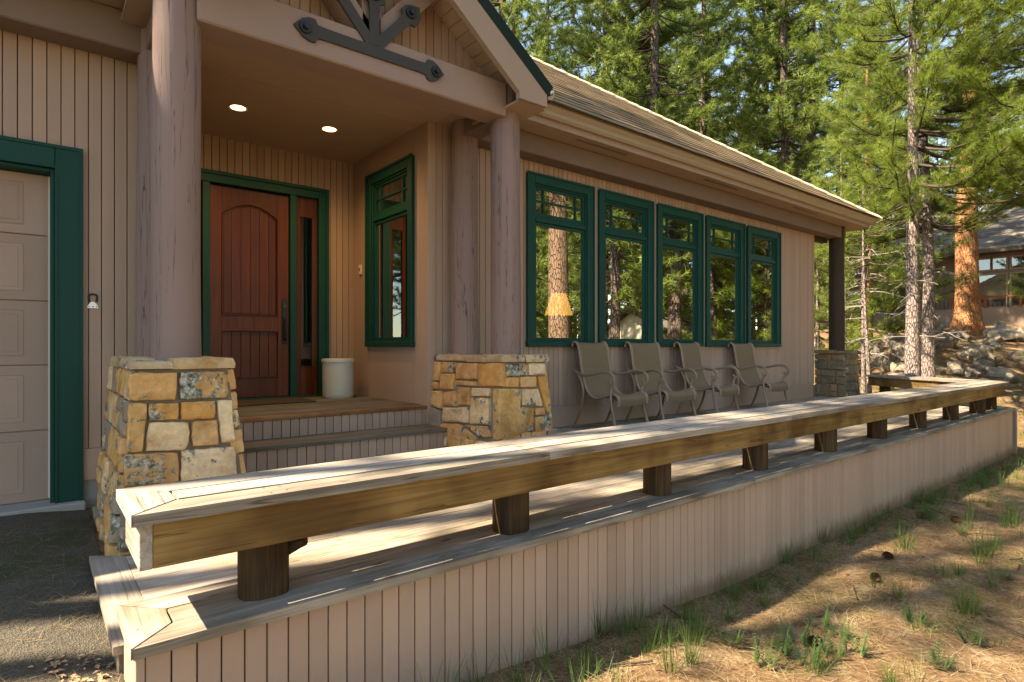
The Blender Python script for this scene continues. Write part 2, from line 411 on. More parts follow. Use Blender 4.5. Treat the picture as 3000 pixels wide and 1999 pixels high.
def bark(name,plate,plate2,crack,scale=1.0,cw=.06):
    m,t,p,o=newmat(name); v=coords(t,(7*scale,7*scale,2.3*scale),19)
    d=noi(t,v,1.2,3,.6)
    sh=node(t,'ShaderNodeVectorMath',operation='MULTIPLY_ADD'); cb=node(t,'ShaderNodeCombineXYZ')
    for i in range(3): t.links.new(d,cb.inputs[i])
    t.links.new(cb.outputs[0],sh.inputs[0]); sh.inputs[1].default_value=(.6,.6,.6); t.links.new(v,sh.inputs[2])
    vo=node(t,'ShaderNodeTexVoronoi',feature='DISTANCE_TO_EDGE'); vo.inputs['Scale'].default_value=1; t.links.new(sh.outputs[0],vo.inputs['Vector'])
    vc=node(t,'ShaderNodeTexVoronoi',feature='F1'); vc.inputs['Scale'].default_value=1; t.links.new(sh.outputs[0],vc.inputs['Vector'])
    n=noi(t,coords(t,(30,30,14),3),1,6,.7)
    pc=mix(t,mix(t,plate,plate2,vc.outputs['Color']),(.8,.75,.7),mathn(t,'MULTIPLY',n,.25),'MULTIPLY')
    e=ramp(t,vo.outputs['Distance'],[(.0,(0,0,0)),(cw,(.35,.35,.35)),(cw*2.4,(1,1,1))])
    c=mix(t,crack,pc,e); t.links.new(c,p.inputs['Base Color']); p.inputs['Roughness'].default_value=.95; p.inputs['Specular IOR Level'].default_value=.1
    bump(t,p,mathn(t,'ADD',e,mathn(t,'MULTIPLY',n,.35)),1,.03)
bark('bark_orange',(.40,.165,.065),(.48,.26,.13),(.12,.055,.03),2.0,.03)
bark('bark_brown',(.17,.10,.06),(.22,.145,.095),(.05,.03,.02),2.0,.04)
bark('bark_grey',(.27,.205,.17),(.37,.30,.26),(.13,.095,.08),3.0,.05)
bark('bark_dark',(.14,.10,.078),(.20,.15,.12),(.05,.035,.028),2.0,.05)
simple('twig',(.085,.060,.045),.9,.1)
simple('dead_twig',(.30,.255,.215),.9,.1)
simple('cone_scale',(.15,.075,.038),.7,.2)
simple('chip',(.40,.27,.16),.9,.1)

# ------------------------------------------------------------------ terrain
def ground_h(x,y):
    x=np.asarray(x,float); y=np.asarray(y,float); s=CX*x+SX*y
    base=np.interp(x,[-30,0,.3,1.5,3.4,6,40],[-.34,-.27,-.30,-.62,-.73,-.77,-.80])
    base=base+np.clip((y-3.0)/2.5,0,1)*.12*(x<.6)
    hill=np.interp(s,[12.3,13.8,15.5,18.5,23,29,45,90,400],[0,.12,.42,1.25,2.45,2.80,3.4,6,14])
    hill=hill*np.clip((x-6)/5,0,1)+np.clip((s-22)/40,0,1)*3*(x<=6)
    bump=.035*np.sin(x*2.1+np.sin(y*1.7)*1.3)*np.sin(y*2.6+.7*np.sin(x*1.1))*np.clip((x-.6)/2,0,1)
    bump=bump+.16*np.sin(x*.9+1.3*np.sin(y*.8))*np.sin(y*1.1+x*.3)*np.clip((s-14.5)/3,0,1)
    return base+hill+bump
def gh(x,y): return float(ground_h(x,y))
def on_ground(u,v,tmax=80):
    d=ray(u,v); t=1.5
    while t<tmax:
        p=Vector((0,0,EYE))+d*t
        if p.z<=gh(p.x,p.y): return Vector((p.x,p.y,gh(p.x,p.y))),t
        t+=.03
    p=Vector((0,0,EYE))+d*tmax; return Vector((p.x,p.y,gh(p.x,p.y))),tmax
def at_t(u,t):
    d=ray(u,1016); p=d*t; return Vector((p.x,p.y,gh(p.x,p.y)))

gx=np.concatenate([np.linspace(-400,-20,16),np.arange(-18,-1,1.0),np.arange(-1,15,.16),np.arange(15,40,.4),np.linspace(41,120,30),np.linspace(130,500,12)])
gy=np.concatenate([np.linspace(-400,-20,16),np.arange(-18,-2,.8),np.arange(-2,3,.14),np.arange(3,20,.4),np.linspace(21,80,30),np.linspace(90,500,12)])
GX,GY=np.meshgrid(gx,gy,indexing='ij'); GZ=ground_h(GX,GY)
nx,ny=GX.shape; V=np.stack([GX,GY,GZ],-1).reshape(-1,3)
i,j=np.meshgrid(np.arange(nx-1),np.arange(ny-1),indexing='ij'); q=(i*ny+j).ravel()
F=np.stack([q,q+ny,q+ny+1,q+1],1)
def np_mesh(name,V,tris=None,quads=None,mats=('needles',),tone=None,tri_m=0,quad_m=0,smooth=False):
    me=bpy.data.meshes.new(name); nt_=0 if tris is None else len(tris); nq=0 if quads is None else len(quads)
    me.vertices.add(len(V)); me.vertices.foreach_set('co',np.asarray(V,np.float32).ravel())
    loops=np.concatenate([np.asarray(a,np.int32).ravel() for a in (tris,quads) if a is not None and len(a)])
    me.loops.add(len(loops)); me.loops.foreach_set('vertex_index',loops)
    me.polygons.add(nt_+nq)
    st=np.concatenate([np.arange(nt_)*3,nt_*3+np.arange(nq)*4]).astype(np.int32)
    me.polygons.foreach_set('loop_start',st)
    mi=np.concatenate([np.full(nt_,tri_m),np.full(nq,quad_m)]).astype(np.int32); me.polygons.foreach_set('material_index',mi)
    if smooth: me.polygons.foreach_set('use_smooth',np.ones(nt_+nq,bool))
    for m in mats: me.materials.append(M[m])
    if tone is not None:
        at=me.attributes.new('tone','FLOAT','POINT'); at.data.foreach_set('value',np.asarray(tone,np.float32))
    me.update(calc_edges=True); me.validate(); return me
g=place('ground',np_mesh('ground',V,None,F,('forest_floor',),smooth=True)); tag(g,'pine-needle covered forest floor sloping up past the deck','ground',kind='structure')

# asphalt driveway: a sheet just above the ground
ax_=np.concatenate([np.linspace(-16,-1,31),np.linspace(-.9,.2,15)]); ay_=np.concatenate([np.linspace(-14,1.5,40),np.arange(1.6,5.42,.1)])
AX,AY=np.meshgrid(ax_,ay_,indexing='ij')
edge=.16+.05*np.sin(AY*3.1)+.04*np.sin(AY*7.7+1); edge=np.where(AY>2.75,.31,edge)
AX=np.where(AX>-.9,-.9+(AX+.9)*(edge+.9)/1.1,AX)
AZ=ground_h(AX,AY)+.012+.004*np.sin(AX*9)*np.sin(AY*8)
n1,n2=AX.shape; i,j=np.meshgrid(np.arange(n1-1),np.arange(n2-1),indexing='ij'); q=(i*n2+j).ravel()
g=place('driveway',np_mesh('driveway',np.stack([AX,AY,AZ],-1).reshape(-1,3),None,np.stack([q,q+n2,q+n2+1,q+1],1),('asphalt',),smooth=True))
tag(g,'mossy worn asphalt driveway in front of the garage door','driveway',kind='structure')
o=boxpart('garage_apron',(-6.5,.30,5.38,5.75,-.6,-.118),'concrete',None,.01); tag(o,'narrow concrete strip under the garage door','concrete strip',kind='structure')

# ------------------------------------------------------------------ house
WY=5.5                                       # facade plane
PW=.0822                                     # siding board pitch
house=thing('timber_house','tan timber house with green window frames, gabled porch and stone pillars','house',(3.3,WY,0))
_pl={}
def plank_mesh(w,h,mat='siding',th=.019):
    k=(round(w,3),round(h,3),mat)
    if k not in _pl:
        a=w/2-.0027; c=.0032
        prof=[(-a,0),(-a,-th+c),(-a+c,-th),(a-c,-th),(a,-th+c),(a,0)]
        vs=[(x,y,0) for x,y in prof]+[(x,y,h) for x,y in prof]
        fs=[(i,(i+1)%6,(i+1)%6+6,i+6) for i in range(5)]+[(5,4,3,2,1,0),(6,7,8,9,10,11)]
        _pl[k]=MB().add(vs,fs).mesh('plank',mat,fix=False)
    return _pl[k]
def siding(name,axis,fixed,a0,a1,z0,z1,openings=(),mat='siding',face=-1,parent=None,pitch=PW,backing='sheathing',back_t=.06,top=None):
    """wall backing with separate boards; openings (a0,a1,z0,z1)"""
    par=parent or house
    mb=MB()
    cuts=sorted(set([a0,a1]+[v for o in openings for v in o[:2] if a0<v<a1]))
    for l,r in zip(cuts,cuts[1:]):
        mid=(l+r)/2; zs=[(z0,z1)]
        for o in openings:
            if o[0]<mid<o[1]: zs=[(lo,hi) for s in zs for lo,hi in((s[0],min(s[1],o[2])),(max(s[0],o[3]),s[1])) if hi-lo>.005]
        for lo,hi in zs:
            if axis=='x': mb.box(l,r,fixed,fixed+back_t,lo,hi)
            else: mb.box(fixed,fixed+back_t,l,r,lo,hi)
    if top is not None:
        xs=np.linspace(a0,a1,9); mb=MB().prism([(a0,z0),(a1,z0)]+[(float(x),max(z0+.01,min(z1,top(x))-.02)) for x in xs[::-1]],fixed,fixed+back_t)
    w=build(name,mb,backing,par)
    n=max(1,round((a1-a0)/pitch)); p=(a1-a0)/n
    for k in range(n):
        c=a0+(k+.5)*p; zs=[(z0,z1 if top is None else min(z1,top(c)))]
        for o in openings:
            if o[0]<c<o[1]: zs=[(lo,hi) for s in zs for lo,hi in((s[0],min(s[1],o[2])),(max(s[0],o[3]),s[1])) if hi-lo>.01]
        for lo,hi in zs:
            if hi-lo<.01: continue
            if axis=='x': place('plank',plank_mesh(p,hi-lo,mat),w,(c,fixed-.001,lo))
            else: place('plank',plank_mesh(p,hi-lo,mat),w,(fixed-.001,c,lo),(0,0,R(-90)))
    return w

# window wall -------------------------------------------------------
WIN=[4.66+1.2718*k for k in range(5)]; WW=1.160
ops=[(x+.03,x+WW-.03,1.06,3.13) for x in WIN]
siding('window_wall','x',WY,3.3,12.3,.27,3.45,ops)
boxpart('baseboard',(3.3,12.31,WY-.032,WY+.05,.0,.268),'siding',house,.004)
boxpart('corner_board',(12.3,12.36,WY-.03,WY+.09,.27,3.45),'siding',house,.004)
boxpart('end_wall',(12.30,12.36,5.592,10.4,.0,3.45),'siding',house)
# garage wall
siding('garage_wall','x',WY,-7,1.06,.262,3.45,[(-5.2,.22,-.2,2.45)])
boxpart('baseboard',(.285,1.06,WY-.03,WY+.05,.022,.26),'siding',house,.004)
boxpart('foundation',(.285,1.06,WY-.012,WY+.3,-.6,.02),'concrete',house)
# garage door trim (stepped casing)
mb=MB(); T=2.502
mb.box(.12,.28,WY-.042,WY+.02,-.118,T,.006); mb.box(-5.3,.12,WY-.042,WY+.02,T-.165,T,.006)
build('garage_casing',mb,'trim_green',house)
mb=MB(); mb.box(.092,.12,WY-.008,WY+.16,-.118,T-.165,.004); mb.box(-5.3,.092,WY-.008,WY+.16,T-.193,T-.165,.004)
mb.box(.262,.286,WY-.05,WY-.042,-.118,T+.006); mb.box(-5.3,.262,WY-.05,WY-.042,T-.018,T+.006)
mb.box(.118,.135,WY-.048,WY-.042,-.118,T-.15); mb.box(-5.3,.118,WY-.048,WY-.042,T-.165,T-.150)
build('casing_moulding',mb,'trim_green',house)
gd=thing('x','x','x') if False else None
GDY=WY+.115
gdoor=build('garage_door',MB().box(-5.2,.09,GDY+.02,GDY+.05,-.1,T-.19),'garage_paint',house)
js=[-.112,.408,.892,1.368,1.855,T-.195]
for z0,z1 in zip(js,js[1:]):
    s=build('door_section',MB().box(-5.2,.088,GDY,GDY+.02,z0+.003,z1-.003,.004),'garage_paint',gdoor)
    mb=MB()
    for k in range(6):
        x1=-.06-.86*k; x0=x1-.74
        for d,e in((0,.0016),(.03,.0028)):
            mb.box(x0+d,x1-d,GDY-e,GDY+.002,z0+.07+d,z1-.07-d,.005)
    # embossed panels as a shallow ring
    build('raised_panel',mb,'garage_paint',gdoor)
boxpart('weather_strip',(.082,.092,GDY-.012,GDY,-.10,T-.2),'white_plastic',house)

# porch walls
DY=7.41; LZ=.40; CZ=3.445
siding('door_wall','x',DY,1.0,3.30,LZ,CZ,[(1.12,2.90,LZ,3.0)])
SW=[(5.78,6.91,1.06,3.13)]
siding('porch_side_wall','y',3.30,WY+.02,5.78,.0,CZ,(),back_t=.12,pitch=1)
siding('porch_side_wall','y',3.30,5.78,6.91,.0,CZ,SW,back_t=.12,pitch=2)
siding('porch_side_wall','y',3.30,6.91,DY,.0,CZ,(),back_t=.12,pitch=1)
siding('porch_side_wall','y',.94,WY+.02,DY,.0,CZ,(),back_t=.06)
boxpart('corner_board',(3.276,3.345,WY-.024,WY+.02,.02,CZ),'siding',house,.003)
# porch ceiling, soffits
boxpart('porch_ceiling',(.95,3.36,4.75,DY+.1,CZ,CZ+.03),'soffit_paint',house)
boxpart('porch_ceiling',(3.36,3.86,4.75,5.49,CZ+.001,CZ+.03),'soffit_paint',house); boxpart('porch_ceiling',(.50,.95,4.75,5.49,CZ+.001,CZ+.03),'soffit_paint',house)
boxpart('ceiling_seam',(.96,3.29,5.64,5.648,CZ-.003,CZ-.0005),'trim_tan',house)

# door unit ---------------------------------------------------------
dz0,dz1=.425,2.89
mb=MB()
fy0,fy1=DY-.055,DY+.10
mb.box(2.807,2.92,fy0,fy1,LZ,3.02,.005); mb.box(1.09,1.20,fy0,fy1,LZ,3.02,.005); mb.box(1.20,2.807,fy0,fy1,2.905,3.02,.005)
mb.box(2.452,2.532,fy0+.01,fy1,LZ+.02,2.905,.005); mb.box(1.475,1.555,fy0+.01,fy1,LZ+.02,2.905,.005)
mb.box(2.895,2.935,fy0-.02,fy0,LZ,3.035,.004); mb.box(1.075,1.115,fy0-.02,fy0,LZ,3.035,.004); mb.box(1.115,2.895,fy0-.02,fy0,2.995,3.035,.004)
mb.box(1.20,2.807,fy0-.005,fy1,LZ,LZ+.02,.003)
build('door_frame',mb,'trim_green',house)
door=build('entry_door',MB().box(1.558,2.449,DY+.035,DY+.06,dz0,dz1),'mahogany',house)
x0,x1=1.558,2.449; yf=DY+.008; yb=DY+.036
mb=MB(); sw=.13
mb.box(x0,x0+sw,yf,yb,dz0,dz1,.003); build('stile',mb,'mahogany',door)
mb=MB().box(x1-sw,x1,yf,yb,dz0,dz1,.003); build('stile',mb,'mahogany',door)
for za,zb in((dz0,.66),(1.22,1.40)): build('rail',MB().box(x0+sw,x1-sw,yf,yb,za,zb,.003),'mahogany',door)
def archz(x,c=(1.558+2.449)/2,h0=2.58,rise=.14,hw=.316): return h0+rise*(1-((x-c)/hw)**2)
xs=np.linspace(x0+sw,x1-sw,17)
poly=[(x,archz(x)) for x in xs]+[(x1-sw,dz1),(x0+sw,dz1)]
build('arched_rail',MB().prism(poly,yf,yb),'mahogany',door)
npl=6; pw=(x1-x0-2*sw)/npl
for k in range(npl):
    xa=x0+sw+k*pw+.0025; xb=x0+sw+(k+1)*pw-.0025
    build('door_plank',MB().prism([(xa,1.40),(xb,1.40),(xb,archz(xb)+.01),(xa,archz(xa)+.01)],yf+.014,yb+.004),'mahogany',door)
    build('door_plank',MB().box(xa,xb,yf+.014,yb+.004,.66,1.22,.002),'mahogany',door)
mb=MB()
pth=[(x0+sw+.004,yf-.001,1.404)]+[(x,yf-.001,archz(x)-.004) for x in np.linspace(x0+sw+.004,x1-sw-.004,15)]+[(x1-sw-.004,yf-.001,1.404),(x0+sw+.004,yf-.001,1.404)]
mb.tube(pth,.011,6); mb.tube([(a+(.018 if a<2 else -.018),yf+.012,min(c-.0,c)+(-.02 if c>2 else .018)) for a,b,c in pth],.006,5)
z0,z1=.664,1.216
mb.tube([(x0+sw+.004,yf-.001,z0),(x0+sw+.004,yf-.001,z1),(x1-sw-.004,yf-.001,z1),(x1-sw-.004,yf-.001,z0),(x0+sw+.004,yf-.001,z0)],.011,6)
build('panel_moulding',mb,'mahogany',door,50)
mb=MB(); hx=2.397
mb.box(hx-.032,hx+.032,yf-.012,yf,1.07,1.62,.006)
h=build('door_handle',mb,'iron',door)
mb=MB().tube([(hx,yf-.01,1.34),(hx,yf-.06,1.33),(hx,yf-.07,1.22),(hx,yf-.065,1.13),(hx,yf-.01,1.11)],.014,8); mb.box(hx-.02,hx+.02,yf-.05,yf-.01,1.37,1.385,.003)
build('grip',mb,'iron',h,40)
mb=MB().lathe([(0,0),(.022,0),(.022,.012),(0,.012)],14); mb.v=[(hx+p[0],yf-.012-p[2],1.53+p[1]) for p in mb.v]; build('lock_cylinder',mb,'brass_dark',h)
for sx0,sx1 in((1.20,1.475),(2.532,2.807)):
    s=build('sidelight',MB().box(sx0,sx0+.055,yf,yb,LZ+.02,2.905,.003).box(sx1-.055,sx1,yf,yb,LZ+.02,2.905,.003).box(sx0+.055,sx1-.055,yf,yb,2.66,2.905,.003).box(sx0+.055,sx1-.055,yf,yb,LZ+.02,.78,.003),'mahogany',house)
    mb=MB()
    for d in(.0,):
        pp=[(sx0+.058,.783),(sx0+.058,2.657),(sx1-.058,2.657),(sx1-.058,.783),(sx0+.058,.783)]
        mb.tube([(a,yf,b) for a,b in pp],.009,5)
    build('bead',mb,'mahogany',s)
    build('pane',MB().add([(sx0+.05,yf+.014,.77),(sx1-.05,yf+.014,.77),(sx1-.05,yf+.014,2.67),(sx0+.05,yf+.014,2.67)],[(0,1,2,3)]),'glass_dim',s)

# windows (one template, local: width along X, front towards -Y) -----------
def make_window(parent,loc,rz,W=WW,z0=1.03,z1=3.155):
    w=place('window',MB().box(0,.115,-.052,0,z0+.06,z1-.0,.005).box(W-.115,W,-.052,0,z0+.06,z1,.005).box(.115,W-.115,-.052,0,z1-.115,z1,.005).mesh('casing','trim_green'),parent,loc,(0,0,rz))
    def p(n,mb,mat,par=w): return place(n,mb.mesh(n,mat),par,(0,0,0),None,True)
    p('edge_band',MB().box(-.012,.014,-.066,-.052,z0+.0,z1+.012,.003).box(W-.014,W+.012,-.066,-.052,z0,z1+.012,.003).box(.014,W-.014,-.066,-.052,z1-.018,z1+.012,.003),'trim_green')
    p('sill',MB().box(-.012,W+.012,-.072,.02,z0,z0+.06,.006),'trim_green')
    a,b=.115,W-.115
    p('frame',MB().box(a,a+.022,-.03,.05,z0+.06,z1-.115,.003).box(b-.022,b,-.03,.05,z0+.06,z1-.115,.003).box(a+.022,b-.022,-.03,.05,z1-.137,z1-.115,.003).box(a+.022,b-.022,-.03,.05,z0+.06,z0+.08,.003).box(a+.022,b-.022,-.034,.05,2.575,2.625,.004),'trim_green')
    a+=.022; b-=.022
    p('sash',MB().box(a,a+.034,-.012,.03,z0+.08,2.575,.003).box(b-.034,b,-.012,.03,z0+.08,2.575,.003).box(a+.034,b-.034,-.012,.03,2.535,2.575,.003).box(a+.034,b-.034,-.012,.03,z0+.08,z0+.112,.003),'trim_green')
    p('sash',MB().box(a,a+.034,-.012,.03,2.625,z1-.137,.003).box(b-.034,b,-.012,.03,2.625,z1-.137,.003).box(a+.034,b-.034,-.012,.03,z1-.167,z1-.137,.003).box(a+.034,b-.034,-.012,.03,2.625,2.69,.003),'trim_green')
    c,d=a+.034,b-.034; e0,e1=2.69,z1-.167
    p('muntin',MB().box(c+.115,c+.137,-.010,.02,e0,e1,.002),'trim_green'); p('muntin',MB().box(d-.137,d-.115,-.010,.02,e0,e1,.002),'trim_green')
    zm=(e0+e1)/2; p('muntin',MB().box(c,d,-.008,.018,zm-.011,zm+.011,.002),'trim_green')
    p('pane',MB().add([(c-.01,.010,z0+.10),(d+.01,.010,z0+.10),(d+.01,.010,2.54),(c-.01,.010,2.54)],[(0,1,2,3)]),'glass')
    for xa,xb in((c-.005,c+.126),(c+.126,d-.126),(d-.126,d+.005)):
        for za,zb in((e0-.005,zm),(zm,e1+.005)):
            p('pane',MB().add([(xa,.010,za),(xb,.010,za),(xb,.010,zb),(xa,.010,zb)],[(0,1,2,3)]),'glass')
    return w
wproto=make_window(house,(WIN[0],WY-.002,0),0)
for x in WIN[1:]:
    c=copy_tree(wproto,house); c.location=Vector((x,WY-.002,0))-ORG[house]
c=copy_tree(wproto,house); c.rotation_euler=(0,0,R(-90)); c.location=Vector((3.298,6.925,0))-ORG[house]

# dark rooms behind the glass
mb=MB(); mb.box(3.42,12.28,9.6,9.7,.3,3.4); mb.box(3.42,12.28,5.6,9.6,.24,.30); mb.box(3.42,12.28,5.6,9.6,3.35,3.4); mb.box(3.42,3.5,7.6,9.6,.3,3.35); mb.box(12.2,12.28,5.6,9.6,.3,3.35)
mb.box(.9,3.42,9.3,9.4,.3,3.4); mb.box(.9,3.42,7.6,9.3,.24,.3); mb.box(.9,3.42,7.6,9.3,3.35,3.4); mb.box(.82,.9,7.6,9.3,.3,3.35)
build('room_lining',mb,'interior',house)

# posts, beams ---------------------------------------------------------
def post(x,y,z0,z1,r,mat='post_paint',seed=0):
    rr=random.Random(seed); n=int((z1-z0)/.25)+2; P=[];Q=[]
    for i in range(n):
        f=i/(n-1); P.append((x+.004*math.sin(seed+f*5),y+.004*math.cos(seed*2+f*4),z0+(z1-z0)*f)); Q.append(r*(1.02-.05*f)*(1+.012*math.sin(f*9+seed)))
    return build('porch_post',MB().tube(P,Q,28),mat,house,50)
PX0,PX1=.763,3.65; PYF,PYR=4.61,5.30
post(PX1,PYF,.93,3.585,.148,seed=1); post(PX1-.02,PYR,.93,3.44,.148,seed=2)
post(PX0,PYF,.93,3.9,.150,seed=3); post(PX0-.01,PYR,.93,3.44,.148,seed=4)
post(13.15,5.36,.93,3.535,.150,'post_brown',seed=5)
boxpart('front_beam',(PX0+.1,PX1-.10,4.462,4.745,3.255,3.58),'beam_paint',house,.012)
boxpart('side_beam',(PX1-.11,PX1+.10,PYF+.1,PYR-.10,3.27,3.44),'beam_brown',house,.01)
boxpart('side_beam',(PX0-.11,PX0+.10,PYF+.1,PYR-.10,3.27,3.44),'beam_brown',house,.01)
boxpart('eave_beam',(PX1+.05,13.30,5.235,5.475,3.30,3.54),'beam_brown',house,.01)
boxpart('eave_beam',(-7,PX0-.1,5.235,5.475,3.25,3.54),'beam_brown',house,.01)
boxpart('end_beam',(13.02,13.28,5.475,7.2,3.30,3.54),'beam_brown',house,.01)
boxpart('corner_bracket',(12.36,13.02,5.49,5.62,3.22,3.36),'post_brown',house,.006)
# soffit, fascia, gutter of the main eave
for x0,x1 in((3.86,13.72),(-7,.95)):
    boxpart('soffit',(x0,x1,4.955,5.6,3.54,3.56),'soffit_paint',house)
    boxpart('fascia',(x0,x1,4.93,4.957,3.528,3.70),'trim_tan',house,.006)
    prof=[(4.928,3.60),(4.885,3.60),(4.862,3.625),(4.862,3.665),(4.826,3.70),(4.820,3.742),(4.834,3.742),(4.838,3.71),(4.872,3.675),(4.872,3.63),(4.89,3.61),(4.928,3.61)]
    build('gutter',MB().prism(prof,x0,x1+(.13 if x1>5 else 0),'x'),'gutter_paint',house)
boxpart('soffit',(12.36,13.72,5.6,9.5,3.542,3.562),'soffit_paint',house)
boxpart('fascia',(13.72,13.745,4.955,9.5,3.528,3.70),'trim_tan',house,.006)
prof=[(p[0]*-1+18.675,p[1]) for p in prof]
build('gutter',MB().prism(prof,4.84,9.5,'y'),'gutter_paint',house)
for xa,xb in((5.106,6.03),(7.818,8.749),(10.616,11.552)):
    boxpart('soffit_vent',(xa,xb,5.035,5.085,3.534,3.541),'beam_brown',house,.002)

# main roof: deck, shingles, hip caps
P_=.72; EY,EZ,EX=4.80,3.745,13.85; RUN=6.2
def rz_(y): return EZ+P_*(y-EY)
mb=MB(); t_=.05
hy=EY+RUN
mb.add([(-7,EY,EZ-.03),(EX,EY,EZ-.03),(EX-RUN,hy,rz_(hy)-.03),(-7,hy,rz_(hy)-.03),
        (EX,hy+RUN,EZ-.03),(-7,hy+RUN,EZ-.03)],[(0,1,2,3),(1,4,2),(3,2,4,5)])
build('roof',mb,'shingle',house)
vs=[];qs=[];bq=[];tn=[]; rr=random.Random(3); PT=.24; nrow=int(RUN/PT)
for k in range(nrow):
    y0=EY+k*PT-(.02 if k==0 else 0); xmax=EX-(y0-EY)-.03; x=1.5; th=rr.uniform(.011,.013); prev=None; tv=rr.random()
    while x<xmax:
        w=rr.uniform(.12,.34); xe=min(x+w,xmax); yy=y0+rr.uniform(-.006,.006); t2=th+rr.uniform(-.003,.004); y2=EY+(k+1)*PT+.05; tv=.5*tv+.5*rr.random()
        b=len(vs); z0=rz_(yy); z2=rz_(y2)
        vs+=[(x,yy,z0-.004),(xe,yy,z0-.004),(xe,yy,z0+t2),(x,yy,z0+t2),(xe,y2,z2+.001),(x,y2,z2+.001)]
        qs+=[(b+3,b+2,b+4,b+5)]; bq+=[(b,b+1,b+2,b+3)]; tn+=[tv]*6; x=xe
me=np_mesh('shingles',np.array(vs)-np.array([8,7,5]),None,np.array(qs+bq),('shingle','shingle_butt_shade'),tn)
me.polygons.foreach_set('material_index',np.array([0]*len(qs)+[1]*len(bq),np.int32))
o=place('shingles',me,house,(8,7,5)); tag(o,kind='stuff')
# hip caps
hd=Vector((-1,1,P_)).normalized(); side=Vector((1,1,0)).normalized()
L=.36; nn=int(RUN*math.sqrt(2+P_*P_)/ (L*.82))
for k in range(nn):
    p=Vector((EX-.02,EY+.02,EZ+.03))+hd*(k*L*.82); 
    for sgn in(0,):
        n=Vector((0,0,1)); a=p; b=p+hd*L
        dn=Vector((-1,-1,0)).normalized()
        # two wings folded over the hip
        fl=Vector((0,-1,-P_)).normalized(); fr=Vector((1,0,-P_)).normalized(); w=.115; th=.028
        mb=MB()
        for wd in(fl,fr):
            q=[a+Vector((0,0,th+.012)),b+Vector((0,0,th-.008)),b+wd*w+Vector((0,0,th-.012)),a+wd*w+Vector((0,0,th+.006))]
            mb.add(q+[v-Vector((0,0,th)) for v in q],[(0,1,2,3),(7,6,5,4),(0,3,7,4),(3,2,6,7),(2,1,5,6),(1,0,4,5)])
        build('ridge_cap',mb,'cap_shingle',house)

# porch gable ------------------------------------------------------------
GC=2.205; GY0,GYW=4.20,4.70; gp=.72; TIPX,TIPZ=3.91,3.537; APEX=TIPZ+gp*(TIPX-GC)
def mir(poly,s): return [(GC+(x-GC)*s,z) for x,z in poly]
for s in(1,-1):
    cutx=3.55; cz_=lambda d:APEX-d-gp*(cutx-GC)
    up=[(TIPX,TIPZ),(GC,APEX),(GC,APEX-.115),(3.83,3.445)] if s>0 else [(cutx,cz_(0)),(GC,APEX),(GC,APEX-.115),(cutx,cz_(.115))]
    build('roof_edge',MB().prism(mir(up,s),GY0-.012,GY0+.03),'roof_edge',house)
    slab=[(TIPX,TIPZ-.004),(GC,APEX-.004),(GC,APEX-.12),(TIPX,TIPZ-.12)] if s>0 else [(cutx,cz_(.004)),(GC,APEX-.004),(GC,APEX-.12),(cutx,cz_(.12))]
    build('porch_roof',MB().prism(mir(slab,s),GY0+.032,9.0 if s>0 else 9.0),'roof_edge',house)
    rk=[(3.83,3.445),(GC,APEX-.117),(GC,APEX-.36),(3.49,3.385),(3.49,3.33),(3.83,3.33)]
    if s<0: rk=[(cutx,cz_(.117)),(GC,APEX-.117),(GC,APEX-.36),(cutx,cz_(.36))]
    build('rake_board',MB().prism(mir(rk,s),GY0-.006,GY0+.05),'trim_tan',house)
    # boarded soffit under the slope, boards run front to back
    n=16; xs=np.linspace(GC,3.66,n+1)
    for a,b in zip(xs,xs[1:]):
        za,zb=APEX-.16-gp*(a-GC),APEX-.16-gp*(b-GC)
        build('soffit_board',MB().prism(mir([(a+.003,za),(b-.003,zb),(b-.003,zb+.02),(a+.003,za+.02)],s),GY0+.052,GYW),'soffit_paint',house)
    if s<0: continue
    xa,xb=(3.52,3.86)
    boxpart('return_soffit',(xa,xb,GY0+.052,5.0,3.325,3.345),'soffit_paint',house)
    boxpart('return_fascia',(xb-.02,xb,GY0+.052,5.0,3.345,3.47) if s>0 else (xa,xa+.02,GY0+.052,5.0,3.345,3.47),'trim_tan',house)
    if s>0: build('gutter',MB().prism([(3.866,3.42),(3.92,3.43),(3.95,3.47),(3.955,3.535),(3.94,3.535),(3.93,3.48),(3.866,3.45)],GY0+.02,4.9,'y'),'gutter_paint',house)
siding('gable_wall','x',GYW,PX0+.05,PX1-.05,3.50,5.0,(),top=lambda c:APEX-.15-gp*abs(c-GC),backing='sheathing')
# truss: king post, two struts, iron strap plate
ST=GC-.045
for dx,nm in((0,'king_post'),):
    boxpart('king_post',(ST-.085,ST+.085,4.50,4.64,3.58,APEX-.2),'beam_paint',house,.006)
for s in(1,-1):
    p0=Vector((ST+s*.05,0,3.60)); p1=Vector((ST+s*.62,0,4.25)); d=(p1-p0).normalized(); nrm=Vector((-d.z,0,d.x))*.085
    poly=[(q.x,q.z) for q in(p0+nrm,p1+nrm,p1-nrm,p0-nrm)]
    build('truss_strut',MB().prism(poly,4.50,4.655),'beam_paint',house)
